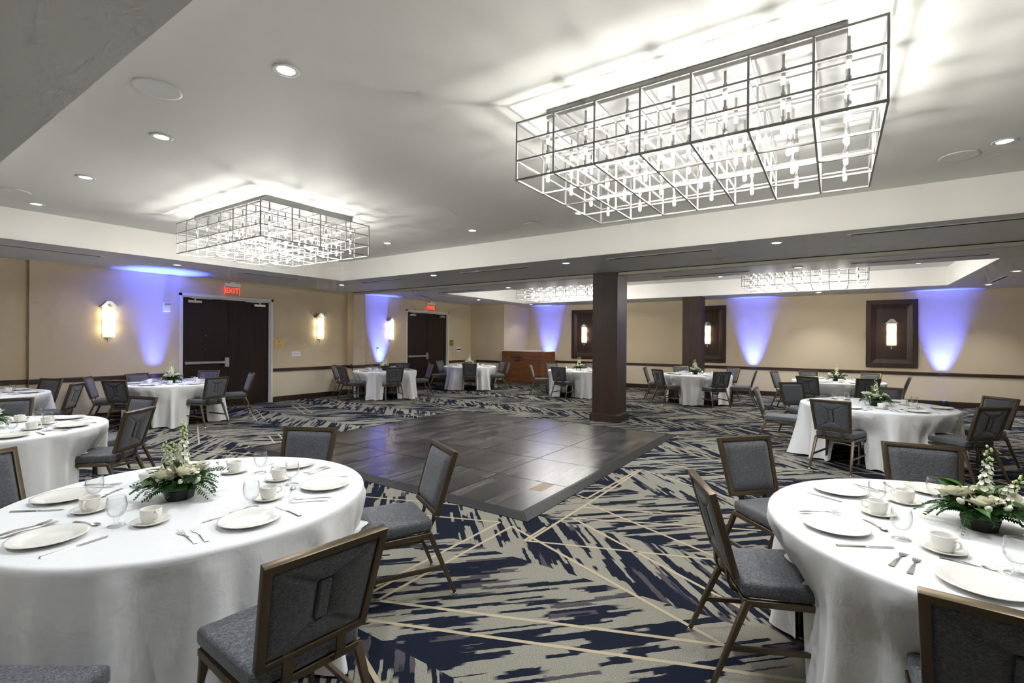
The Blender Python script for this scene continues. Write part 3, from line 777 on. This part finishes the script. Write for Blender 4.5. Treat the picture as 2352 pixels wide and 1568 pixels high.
def setting(cx, cy, ang, where, tname, cutlery=True, rp=.665, seed=0):
    rr = random.Random(seed)
    a = math.radians(ang); o = Vector((math.cos(a), math.sin(a), 0)); inn = -o; rt = Vector((inn.y, -inn.x, 0)); c = Vector((cx, cy, ZTAB)); rz = math.atan2(inn.y, inn.x)-PI/2
    def at(r, t_): return c+o*r+rt*t_
    j = lambda k: rr.uniform(-k, k)
    G = 'place settings on the '+tname
    ph = f'{where} place of the {tname}'
    ob('dinner_plate', PLATE, None, at(rp+j(.012), j(.01)), (0, 0, rz), f'white dinner plate at the {ph}', 'plate', G)
    ps = at(.38+j(.015), .215+j(.015))
    ob('saucer', SAUCER, None, ps, (0, 0, rz), f'white saucer at the {ph}', 'saucer', G)
    t = thing('coffee_cup', f'white coffee cup at the {ph}', 'cup', ps+Vector((0, 0, .0072)), rz+rr.uniform(-1.0, .6), G)
    ob('bowl', CUP, t); ob('handle', HANDLE, t)
    ob('water_goblet', GLASS, None, at(.46+j(.015), .085+j(.02)), (0, 0, 0), f'clear water goblet at the {ph}', 'glass', G)
    if cutlery:
        ob('fork', FORK, None, at(rp-.02+j(.012), -.195+j(.006)), (0, 0, rz+j(.06)), f'inner silver fork at the {ph}', 'fork', G)
        ob('fork', FORK, None, at(rp-.035+j(.012), -.243+j(.006)), (0, 0, rz+j(.06)), f'outer silver fork at the {ph}', 'fork', G)
        ob('knife', KNIFE, None, at(rp+j(.012), .190+j(.008)), (0, 0, rz+j(.08)), f'silver knife at the {ph}', 'knife', G)
        ob('spoon', SPOON, None, at(.485+j(.008), -.065+j(.01)), (0, 0, rz-PI/2+j(.12)), f'silver spoon at the {ph}', 'spoon', G)

# tables: centre, radius, place angles, chairs as (x, y of the back's top middle, facing) or (angle, distance)
BK = .36
def polar(c, l): return [(c[0]+r*math.cos(math.radians(a)), c[1]+r*math.sin(math.radians(a)), a+180) for a, r in l]
TABLES = [
 dict(n='front left table', c=(-2.93, 1.25), R=.88, ang=(-77, -5, 46, 100, 163, 222), ch=[(-1.45, 1.04, 173), (-2.20, 2.46, -118), (-3.53, 2.34, -64), (-1.93, .0, 125), (-4.33, .60, 26)], f=(-2.93, 1.16), k=0),
 dict(n='front right table', c=(.62, 3.02), R=.92, ang=(-152, -105, 149, 102, 45, -50), ch=[(-.57, 2.60, 26), (-.57, 4.00, -42), (.51, 4.45, -84), (.43, 1.806, 87)], f=(.57, 3.09), k=1),
 dict(n='middle right table', c=(.47, 8.43), R=.90, ang=(-115, -55, 5, 65, 125, 180), ch=[(-.66, 10.0, -50), (-1.05, 8.55, 3), (-.05, 7.19, 72), (.71, 9.86, -108), (1.85, 9.0, -142), (1.50, 7.55, 132)], f=(.47, 8.36), k=1),
 dict(n='second table on the left edge', c=(-6.58, .98), R=.90, ang=(50, 106, 5, -55, 165), ch=[(-5.78, 1.94, -140), (-7.0, 2.38, -74), (-7.98, 1.38, -16)], f=(-6.62, .98), k=0),
 dict(n='far table on the left edge', c=(-10.75, 1.45), R=.90, ang=(60, 118, 0, 180), ch=[(-11.32, 2.50, -64), (-9.86, 2.48, -124)], f=(-10.75, 1.45), k=0),
 dict(n='table by the left double doors', c=(-10.72, 4.15), R=.88, ang=(244, 298, 194, 134, 8, 74), polar=[(240, 1.34), (298, 1.30), (197, 1.02), (132, 1.40), (10, 1.26), (74, 1.36)], f=(-10.70, 4.08), k=0),
 dict(n='table before the left pilaster', c=(-10.60, 9.35), R=.88, ang=(222, 262, 184, 330, 114, 66), polar=[(222, 1.42), (262, 1.34), (180, 1.22), (330, 1.28), (114, 1.28), (62, 1.36)], f=(-10.6, 9.33), k=0),
 dict(n='table before the wooden bar', c=(-10.25, 12.75), R=.88, ang=(226, 186, 308, 130, 62, 22), polar=[(226, 1.40), (186, 1.28), (308, 1.28), (130, 1.28), (64, 1.28), (22, 1.36)], f=(-10.25, 12.7), k=0),
 dict(n='table half hidden by the column', c=(-6.40, 13.05), R=.88, ang=(205, 152, 270, 95, 330, 30), polar=[(204, 1.42), (156, 1.28), (272, 1.28), (95, 1.30)], f=(-6.3, 12.95), k=0),
 dict(n='table right of the column', c=(-3.08, 13.50), R=.88, ang=(190, 236, 122, 308, 56, 6), polar=[(190, 1.36), (234, 1.28), (122, 1.36), (310, 1.28), (54, 1.28), (4, 1.44)], f=(-3.1, 13.4), k=0),
 dict(n='far right table', c=(.05, 13.25), R=.90, ang=(162, 122, 246, 58, 296, 350), polar=[(165, 1.36), (118, 1.32), (246, 1.34), (58, 1.28), (294, 1.28), (350, 1.28)], f=(.03, 13.15), k=1),
]
for ti, T in enumerate(TABLES):
    cx, cy = T['c']; nm = T['n']; chs = T.get('ch') or polar(T['c'], T['polar'])
    seats = []
    for (bx, by, fc) in chs:
        f_ = math.radians(fc); seats.append((bx+BK*math.cos(f_), by+BK*math.sin(f_), fc))
    names = positions(cx, cy, [(s[0], s[1]) for s in seats])
    t = thing('banquet_table', f'round folding table under the white cloth, {nm}', 'table', (cx, cy, 0), .3*ti, 'round banquet tables'); table_parts(t, T['R'])
    loc = [(s[0]-cx, s[1]-cy, math.cos(math.radians(s[2])), math.sin(math.radians(s[2]))) for s in seats]
    ob('tablecloth', cloth_mesh(T['R'], loc, 100+ti), None, (cx, cy, 0), (0, 0, 0), f'white cloth draped to the carpet over the {nm}', 'tablecloth', 'white round tablecloths')
    for s, w_ in zip(seats, names):
        chair(s[0], s[1], s[2], f'grey banquet chair, {w_} side of the {nm}', 'banquet chairs')
    pts = [(cx+math.cos(math.radians(a)), cy+math.sin(math.radians(a))) for a in T['ang']]
    for q, (a, w_) in enumerate(zip(T['ang'], positions(cx, cy, pts))):
        setting(cx, cy, a, w_, nm, True, .655 if T['R'] < .9 else .69, seed=ti*10+q)
    centrepiece(T['f'][0], T['f'][1], f'cream roses and white flower spikes in a black bowl, {nm}', 40+ti, T['k'])

# ------------------------------------------------------------------ chandeliers
def chandelier_meshes():
    X, Y, H_ = 2.30, 1.64, .445; nx, ny, nz = 7, 4, 3; w_ = .0125
    f = MB()
    xs = [-X/2+X*i/nx for i in range(nx+1)]; ys = [-Y/2+Y*j/ny for j in range(ny+1)]; zs = [H_*k/nz for k in range(nz+1)]
    for y in ys:
        for z in zs: f.bar((-X/2-w_/2, y, z), (X/2+w_/2, y, z), w_)
    for x in xs:
        for z in zs: f.bar((x, -Y/2, z), (x, Y/2, z), w_)
    for x in xs:
        for y in ys: f.bar((x, y, 0), (x, y, H_), w_)
    fr = f.mesh('frame', 'white_metal')
    cz = H_+.125
    can = MB().box(-X/2+.17, X/2-.17, -Y/2+.16, Y/2-.16, cz-.075, cz).mesh('canopy', 'canopy_metal', bevel=(.004, 1))
    rod = MB().tube([(0, 0, .115), (0, 0, cz-.075)], .0085, 8).mesh('rod', 'white_metal')
    st = MB().tube([(0, 0, .052), (0, 0, .105)], .014, 10).mesh('socket', 'white_metal', smooth=True)
    bl = MB().lathe([(0, .0), (.009, .003), (.0135, .012), (.0135, .046), (.010, .052), (0, .054)], 8).mesh('bulb', 'bulb', smooth=True)
    cells = [((xs[i]+xs[i+1])/2, (ys[j]+ys[j+1])/2) for i in range(nx) for j in range(ny)]
    return fr, can, rod, st, bl, cells, [H_*k/nz for k in range(nz)], cz
CH = chandelier_meshes()
def chandelier(x, y, label, near=False):
    fr, can, rod, st, bl, cells, lev, cz = CH
    t = thing('grid_chandelier', label, 'chandelier', (x, y, ZT-cz), 0, 'grid chandeliers')
    ob('frame', fr, t); ob('canopy', can, t)
    for (cx_, cy_) in cells:
        r_ = ob('rod', rod, t, (cx_, cy_, 0))
        for z in lev:
            ob('socket', st, t, (cx_, cy_, z+.012)); ob('bulb', bl, t, (cx_, cy_, z+.012))
    lit = [(i, j) for i in range(7) for j in range(4) if (i+j) % 2 == 0] if near else [(i, j) for i in range(7) for j in ((0, 2) if i % 2 else (1, 3))][::1]
    for i, j in lit:
        cx_, cy_ = cells[i*4+j]; lamp('lamp', 'POINT', CHAND_W*28/len(lit), (1.0, .97, .92), t, (cx_+.03, cy_, .03), shadow_soft_size=.045)
chandelier(-.93, 3.97, 'large white open-grid chandelier nearest the camera, over the front right', True)
chandelier(-6.97, 3.98, 'white open-grid chandelier over the left of the dance floor', True)
chandelier(-6.72, 12.78, 'far white open-grid chandelier partly hidden behind the dark column')
chandelier(-.60, 12.68, 'far white open-grid chandelier in front of the right wall panel')

# ------------------------------------------------------------------ ceiling fittings
RING = MB().lathe([(.058, -.001), (.085, -.001), (.088, -.004), (.080, -.008), (.062, -.008), (.056, -.003)], 28).mesh('trim_ring', 'white_plastic', smooth=True)
LENS = MB().lathe([(0, -.0035), (.058, -.0035), (.058, -.001), (0, -.001)], 28).mesh('lens', 'downlight_lens')
downs = [(657, 161, 1), (371, 314, 1), (197, 407, 1), (83, 468, 1), (2307, 324, 1), (890, 558, 1), (1085, 529, 1), (407, 608, 0), (785, 654, 0), (996, 632, 0), (1300, 604, 0), (1167, 660, 0), (1784, 557, 0),
         (1099, 688, 0), (2336, 622, 0), (2271, 653, 0), (1198, 700, 0), (1833, 614, 0), (1881, 671, 0), (2110, 604, 1), (1655, 635, 1), (1331, 489, 1), (1715, 426, 1)]
dlab = ['front row downlight in the raised tray, closest to the camera', 'front row downlight in the raised tray, second from the camera', 'front row downlight in the raised tray, third from the camera', 'front row downlight in the raised tray, farthest left',
        'raised tray downlight at the right edge beside a round speaker', 'raised tray downlight right of the left chandelier', 'raised tray downlight between the two near chandeliers',
        'low ceiling downlight left of the left chandelier, near the blue wall glow', 'low ceiling downlight below the far left corner of the near tray', 'low ceiling downlight between the two left slot vents of the beam', 'low ceiling downlight of the beam above the dark column',
        'low ceiling downlight behind the track, above the far left tray corner', 'low ceiling downlight of the beam left of the long right slot vent', 'low ceiling downlight above the far exit door', 'low ceiling downlight at the right edge, nearer of the two',
        'low ceiling downlight at the right edge above the far wall', 'low ceiling downlight above the wooden bar', 'low ceiling downlight behind the track, above the right far chandelier', 'low ceiling downlight below the right far chandelier', 'far tray downlight right of the right chandelier', 'far tray downlight just right of the dark column', 'raised tray downlight seen past the left end of the front chandelier', 'raised tray downlight seen through the front chandelier']
for (u, v, up), lb in zip(downs, dlab):
    z = ZT if up else ZC; x, y = GP(u, v, z)
    if u == 1198: x = -9.6
    t = thing('recessed_downlight', 'small round '+lb, 'downlight', (x, y, z), 0, 'recessed ceiling downlights'); ob('trim_ring', RING, t); ob('lens', LENS, t)
    lamp('lamp', 'SPOT', DOWN_W*(.35 if u == 1198 else 1), (.90, .95, 1.0), t, (0, 0, -.012), (0, 0, 0), spot_size=math.radians(105), spot_blend=.7, shadow_soft_size=.05)
# unseen downlights added to light the near side, carrying the grid on overhead
for (x, y, z, lb) in ((-1.08, 1.80, ZT, 'in the raised tray above the near end of the front chandelier'), (.87, 1.80, ZT, 'in the raised tray over the front right table'), (3.45, 1.9, ZC, 'in the right soffit, nearest the camera'), (3.45, 5.6, ZC, 'in the right soffit, second from the camera'), (3.45, 9.2, ZC, 'in the right soffit, third from the camera'),
        (-10.1, .3, ZC, 'in the left soffit beyond the picture edge'), (-7.0, -.7, ZC, 'in the near soffit, leftmost of five'), (-4.6, -.7, ZC, 'in the near soffit, second of five from left'), (-2.2, -.7, ZC, 'in the near soffit, middle of five'), (.2, -.7, ZC, 'in the near soffit right behind the camera'), (2.6, -.7, ZC, 'in the near soffit, rightmost of five')):
    t = thing('recessed_downlight', 'small round downlight '+lb, 'downlight', (x, y, z), 0, 'added unseen downlights outside the picture'); ob('trim_ring', RING, t); ob('lens', LENS, t)
    lamp('lamp', 'SPOT', DOWN_W, (.90, .95, 1.0), t, (0, 0, -.012), (0, 0, 0), spot_size=math.radians(105), spot_blend=.7, shadow_soft_size=.05)
SPK_R = MB().lathe([(.118, -.001), (.150, -.001), (.152, -.006), (.140, -.009), (.120, -.006)], 36).mesh('speaker_rim', 'white_plastic', smooth=True)
SPK_G = MB().lathe([(0, -.006), (.119, -.006), (.119, -.001), (0, -.001)], 36).mesh('grille', 'ceiling_paint')
for (u, v), lb in zip([(362, 204), (33, 439), (2203, 358), (1224, 516)], ['beside the second front downlight', 'at the far left edge of the raised tray', 'at the right edge of the raised tray', 'below the large front chandelier']):
    x, y = GP(u, v, ZT); t = thing('ceiling_speaker', 'round white ceiling speaker '+lb, 'speaker', (x, y, ZT), 0, 'ceiling speakers'); ob('rim', SPK_R, t); ob('grille', SPK_G, t)
def slot(p, q, lb):
    a, b_ = Vector((*GP(*p, ZC), 0)), Vector((*GP(*q, ZC), 0))
    if abs(a.x-b_.x) > abs(a.y-b_.y): y = (a.y+b_.y)/2; a.y = b_.y = y
    else: x = (a.x+b_.x)/2; a.x = b_.x = x
    L = (b_-a).length; t = thing('slot_diffuser', lb, 'air vent', ((a.x+b_.x)/2, (a.y+b_.y)/2, ZC), math.atan2(b_.y-a.y, b_.x-a.x), 'linear slot diffusers in the low ceiling')
    f = MB().box(-L/2-.04, L/2+.04, -.055, -.022, -.005, -.001).box(-L/2-.04, L/2+.04, .022, .055, -.005, -.001).box(-L/2-.04, -L/2, -.022, .022, -.005, -.001).box(L/2, L/2+.04, -.022, .022, -.005, -.001)
    ob('flange', f.mesh('flange', 'ceiling_paint'), t); ob('slot', MB().box(-L/2, L/2, -.022, .022, -.0080, -.001).mesh('slot', 'slot_dark'), t); ob('blade', MB().box(-L/2, L/2, -.003, .003, -.0095, -.0080).mesh('blade', 'black_plastic'), t)
for p, q, lb in [((828.6, 648), (935.7, 639), 'black slot diffuser in the beam, leftmost of four'), ((1060, 626.5), (1214, 614), 'black slot diffuser in the beam left of the column'), ((1398, 594.5), (1636, 573), 'black slot diffuser in the beam right of the column'),
                 ((1955, 538), (2420, 495), 'long black slot diffuser in the beam at the right edge'), ((1957.7, 605.8), (2273.8, 582.7), 'slot diffuser beside the far tray, right end'), ((1523, 636), (1720, 622), 'slot diffuser beside the far tray, right of the column'),
                 ((1015, 671), (1110.7, 665), 'slot diffuser beside the far tray, left end'), ((-60, 555), (233, 588), 'slot diffuser in the left soffit at the picture edge'), ((553, 625), (683, 640.6), 'slot diffuser in the left soffit above the exit sign'),
                 ((1006.8, 678.5), (1067, 685.5), 'slot diffuser in the far left soffit above the far doors'), ((1128, 692), (1174, 697), 'slot diffuser in the far left soffit above the bar'), ((2277, 647), (2318, 633), 'short black slot diffuser in the right soffit')]:
    slot(p, q, lb)
x, y = GP(1280, 703, ZC-.03); t = thing('smoke_detector', 'flat white smoke detector box on the low ceiling above the wooden bar', 'smoke detector', (x, y-.15, ZC), 0)
ob('housing', MB().lathe([(.13, 0), (.15, -.01), (.15, -.045), (.12, -.06), (0, -.06)][::-1], 24).mesh('housing', 'white_plastic'), t); ob('sensor', MB().lathe([(0, -.085), (.03, -.08), (.035, -.06), (0, -.058)], 12).mesh('sensor', 'grey_plastic'), t)
def sprinkler(u, v, z, lb):
    x, y = GP(u, v, z); t = thing('sprinkler_head', lb, 'sprinkler', (x, y, z), 0, 'ceiling sprinklers')
    ob('escutcheon', MB().lathe([(0, -.008), (.03, -.007), (.034, -.001), (0, -.001)], 16).mesh('escutcheon', 'chrome', smooth=True), t)
    ob('body', MB().tube([(0, 0, -.008), (0, 0, -.03)], .006, 8).bar((-.010, 0, -.028), (-.010, 0, -.052), .003).bar((.010, 0, -.028), (.010, 0, -.052), .003).lathe([(0, -.055), (.017, -.053), (.017, -.051), (0, -.051)], 12).mesh('body', 'chrome'), t)
sprinkler(1093, 619, ZC, 'chrome sprinkler beside the slot diffuser left of the column'); sprinkler(1010, 673, ZC, 'chrome sprinkler at the far left tray corner')

# ------------------------------------------------------------------ wall fittings
def sconce_meshes():
    W, H_ = .105, .60    # half width, glass height; built with the wall at x=0 and the room towards +x
    sh = MB().grid(lambda u, v: (.075+.035*math.cos((u-.5)*PI*.8)-.0, (2*u-1)*W, v*H_), 12, 10)
    cap = MB()
    pts = [(-W-.035, H_-.0), (-W-.035+.022, H_-.028), (0, H_+.075), (W+.013, H_-.028), (W+.035, H_), (.04, H_+.115), (-.04, H_+.115)]
    n = len(pts); cap.add([(.0, y, z) for y, z in pts]+[(.118, y*.96, z) for y, z in pts], [tuple(range(n))[::-1], tuple(range(n, 2*n))]+[(k, (k+1) % n, n+(k+1) % n, n+k) for k in range(n)])
    plate = MB().box(.001, .012, -.05, .05, -.02, H_+.06)
    rods = [MB().bar((.072, s*(W+.004), -.01), (.072, s*(W+.004), H_+.012), .010) for s in (-1, 1)]
    knobs = []
    for s in (-1, 1):
        for z in (.055, H_-.055): knobs.append(MB().tube([(.072, s*(W+.004), z), (.072, s*(W+.022), z)], .009, 8))
    fin = MB().box(.045, .085, -.014, .014, -.085, -.004).box(.04, .09, -.018, .018, -.098, -.080)
    vb = MB()
    for s in (-1, 1): vb.bar((.065, s*(W-.01), -.004), (.065, s*.012, -.075), .006)
    return [('shade', sh.mesh('shade', 'frosted_glass', smooth=True)), ('cap', cap.mesh('cap', 'steel')), ('back_plate', plate.mesh('back_plate', 'chrome'))]+[('rod', r.mesh('rod', 'steel')) for r in rods]+[('knob', k.mesh('knob', 'steel')) for k in knobs]+[('finial', fin.mesh('finial', 'steel')), ('bracket', vb.mesh('bracket', 'steel'))]
SCM = sconce_meshes()
def sconce(loc, rz, lb):
    t = thing('wall_sconce', lb, 'wall lamp', loc, rz, 'frosted glass wall sconces')
    for n, me in SCM: ob(n, me, t)
    for z in (.16, .46): lamp('lamp', 'POINT', SCONCE_W, (1.0, .86, .56), t, (.058, 0, z), shadow_soft_size=.022)
zs0 = 1.63
sconce((XL, WX(247, 735, XL)[0], zs0), 0, 'lit frosted glass sconce left of the blue glow on the left wall')
sconce((XL, WX(732, 750, XL)[0], zs0), 0, 'lit frosted glass sconce between the left double doors and the pilaster')
sconce((XL2, WX(895, 755, XL2)[0], zs0), 0, 'lit frosted glass sconce left of the far exit doors')
PW = 1.11
def wall_panel(x0, lb, slb):
    t = thing('wall_panel', lb, 'wall panel', (x0+PW/2, YN, 0), 0, 'dark wood panels on the far wall')
    z0, z1 = .965, 2.80; w_ = PW/2; a, b_ = .115, .225
    o = MB(); o.box(-w_, w_, -.045, -.001, z0, z0+a).box(-w_, w_, -.045, -.001, z1-a, z1).box(-w_, -w_+a, -.045, -.001, z0+a, z1-a).box(w_-a, w_, -.045, -.001, z0+a, z1-a)
    ob('border', o.mesh('border', 'dark_wood', bevel=(.003, 1)), t)
    R1 = [(-w_+a, z0+a), (w_-a, z0+a), (w_-a, z1-a), (-w_+a, z1-a)]; R2 = [(-w_+b_, z0+b_), (w_-b_, z0+b_), (w_-b_, z1-b_), (-w_+b_, z1-b_)]
    ob('bevel', MB().add([(x, -.040, z) for x, z in R1]+[(x, -.008, z) for x, z in R2], [(k, (k+1) % 4, 4+(k+1) % 4, 4+k) for k in range(4)]).mesh('bevel', 'dark_wood'), t)
    ob('center_panel', MB().box(R2[0][0], R2[1][0], -.010, -.001, R2[0][1], R2[2][1]).mesh('center_panel', 'dark_wood'), t)
    sconce((x0+PW/2, YN-.010, 1.56), -PI/2, slb)
xs = [WY(1314, 760, YN)[0], WY(1668, 760, YN)[0]-PW, WY(1989, 760, YN)[0]]
wall_panel(xs[0], 'dark wood wall panel left of the front column', 'lit sconce on the panel left of the front column')
wall_panel(xs[1], 'dark wood wall panel behind the far column', 'lit sconce on the panel behind the far column')
wall_panel(xs[2], 'dark wood wall panel at the right of the far wall', 'lit sconce on the rightmost wall panel')
# blue uplights on the floor
can_me = MB().lathe([(.055, .02), (.065, .03), (.068, .17), (.062, .175), (.056, .165), (0, .155)], 20).mesh('can', 'black_plastic', smooth=True)
yoke_me = MB().box(-.09, .09, -.02, .02, 0, .012).box(-.09, -.082, -.015, .015, .012, .11).box(.082, .09, -.015, .015, .012, .11).mesh('yoke', 'black_plastic')
lens_me = MB().lathe([(0, .168), (.054, .168), (.054, .166), (0, .166)], 20)
mat('blue_lens', (.1, .15, .9), .3, emit=(.08, .16, 1.0), es=6.0); MATS['blue_lens'].cycles.emission_sampling = 'NONE'; lens_me = lens_me.mesh('lens', 'blue_lens')
def uplight(x, y, nx, ny, lb, e=1.0, dist=.36):
    t = thing('uplight', lb, 'uplight', (x, y, 0), math.atan2(ny, nx)+PI/2, 'blue floor uplights')
    ob('can', can_me, t); ob('yoke', yoke_me, t); ob('lens', lens_me, t)
    tl = math.atan2(dist, .68)-math.radians(17); q = Vector((0, math.sin(tl), math.cos(tl))).to_track_quat('-Z', 'Y').to_euler()
    lamp('lamp', 'SPOT', BLUE_W*e, (.065, .11, 1.0), t, (0, 0, .18), q, spot_size=math.radians(36), spot_blend=1.0, shadow_soft_size=.03)
uplight(XL+.14, 4.25, 1, 0, 'small black floor uplight washing blue between left sconce and double doors', 1.7, .14)
uplight(XL2+.36, WX(875, 832, XL2)[0]-.05, 1, 0, 'small black floor uplight washing blue beside the left pilaster')
uplight(WY(1262, 790, YN)[0], YN-.36, 0, -1, 'small black floor uplight washing blue behind the wooden bar')
uplight(WY(1730, 840, YN)[0], YN-.36, 0, -1, 'small black floor uplight washing blue right of the far column')
uplight(WY(2163, 850, YN)[0], YN-.36, 0, -1, 'small black floor uplight washing blue right of the rightmost panel')
# exit signs
EXT = text_mesh('EXIT', .175, 'exit_red', .002, 1.05)
def exit_sign(x, y, z, lb):
    t = thing('exit_sign', lb, 'exit sign', (x, y, z), 0, 'red exit signs')
    ob('housing', MB().box(.03, .10, -.185, .185, -.04, .04).mesh('housing', 'white_plastic', bevel=(.006, 2)), t)
    ob('mount', MB().box(.001, .10, -.06, .06, .04, .075).mesh('mount', 'white_plastic'), t)
    ob('panel', MB().box(.060, .066, -.17, .17, -.245, -.04).mesh('panel', 'acrylic'), t)
    for s in (-1, 1): ob('edge_strip', MB().box(.0595, .0665, s*.17-.002, s*.17+.002, -.245, -.04).mesh('edge_strip', 'exit_red'), t)
    o = ob('lettering', EXT, t, (.069, -.005, -.140), (PI/2, 0, PI/2)); o.scale = (.86, 1.0, 1)
ye, ze = WX(530, 660, XL); exit_sign(XL, ye, 2.895, 'red lit EXIT sign above the left double doors')
ye2, ze2 = WX(987, 698, XL2); exit_sign(XL2, ye2, 2.895, 'red lit EXIT sign above the far doors')
# plaques and plates
def plaque(x, y, z, w_, h_, m, lb):
    t = thing('capacity_plaque', lb, 'sign', (x, y, z), 0, 'brass capacity plaques')
    ob('plate', MB().box(.001, .007, -w_/2, w_/2, -h_/2, h_/2).mesh('plate', m, bevel=(.002, 1)), t)
    for s, sz, dz in (('MAXIMUM OCCUPANCY', .018, h_*.40), ('98', .055, h_*.18), ('PERSONS', .017, -h_*.10), ('BY ORDER OF THE', .015, -h_*.24), ('FIRE MARSHAL', .015, -h_*.36)):
        ob('lettering', text_mesh(s, sz, 'ink', .0003), t, (.0078, 0, dz), (PI/2, 0, PI/2))
a = WX(641, 788, XL); plaque(XL, a[0], a[1], .225, .215, 'brass_plate', 'brass plaque reading 98 beside the left double doors')
a = WX(1037, 787, XL2); plaque(XL2, a[0], a[1], .225, .215, 'brass_plate_dark', 'dull brass plaque reading 98 beside the far doors')
a = WX(680, 812.5, XL); t = thing('switch_plate', 'white two-row switch plate right of the left double doors', 'switch', (XL, a[0], a[1]))
ob('plate', MB().box(.001, .008, -.135, .135, .003, .07).mesh('plate', 'white_plastic', bevel=(.002, 1)), t); ob('plate', MB().box(.001, .008, -.135, .135, -.07, -.003).mesh('plate', 'white_plastic', bevel=(.002, 1)), t)
a = WX(1053, 802, XL2); t = thing('control_panel', 'white control panel with dark band right of the far doors', 'control panel', (XL2, a[0], a[1]))
ob('plate', MB().box(.001, .012, -.12, .12, -.09, .09).mesh('plate', 'white_plastic', bevel=(.002, 1)), t); ob('band', MB().box(.012, .014, -.12, .12, -.022, .022).mesh('band', 'black_plastic'), t)
a = WX(867, 806, XL2); t = thing('thermostat', 'small white wall control in the blue glow beside the pilaster', 'wall control', (XL2, a[0], a[1]))
ob('plate', MB().box(.001, .01, -.045, .045, -.08, .08).mesh('plate', 'white_plastic', bevel=(.002, 1)), t); ob('cap', MB().box(.010, .013, -.035, .035, .055, .078).mesh('cap', 'grey_plastic'), t)
a = WX(382, 705, XL); t = thing('fire_alarm', 'white fire alarm strobe with round speaker beside the left doors', 'fire alarm', (XL, a[0], a[1]))
ob('housing', MB().box(.001, .04, -.065, .065, -.095, .095).mesh('housing', 'white_plastic', bevel=(.008, 2)), t); ob('strobe', MB().box(.04, .055, -.055, .055, .045, .085).mesh('strobe', 'chrome', bevel=(.006, 2)), t)
ob('grille', MB().tube([(.04, 0, -.03), (.046, 0, -.03)], .05, 24).mesh('grille', 'white_plastic'), t)
# outlet plates and the bar
bar = thing('bar_counter', 'portable bar with striped walnut front and pale top in the far corner', 'bar counter', (-10.27, 14.66, 0), math.radians(-3.0))
BW, BD, BH = 1.72, .95, 1.235
ob('kick_base', MB().box(.03, BW-.03, .03, BD-.02, 0, .10).mesh('kick_base', 'steel'), bar)
ob('front_panel', MB().box(0, BW, 0, .04, .10, BH).mesh('front_panel', 'bar_wood', bevel=(.003, 1)), bar)
ob('side_panel', MB().box(BW-.04, BW, .041, BD, .10, BH-.002).mesh('side_panel', 'bar_wood', bevel=(.003, 1)), bar)
ob('side_panel', MB().box(0, .04, .041, BD, .10, BH-.002).mesh('side_panel', 'bar_wood', bevel=(.003, 1)), bar)
ob('counter_top', MB().box(.0, BW-.16, .0, .40, BH, BH+.04).mesh('counter_top', 'bar_top', bevel=(.003, 1)), bar)
ob('work_shelf', MB().box(.04, BW-.04, .041, BD-.02, .85, .88).mesh('work_shelf', 'bar_top'), bar)
ob('lettering', text_mesh('WYNDHAM', .105, 'bronze_letter', .006), bar, (.70, -.006, 1.02), (PI/2, 0, 0))
ob('lettering', text_mesh('GRAND', .085, 'bronze_letter', .006), bar, (.70, -.006, .90), (PI/2, 0, 0))
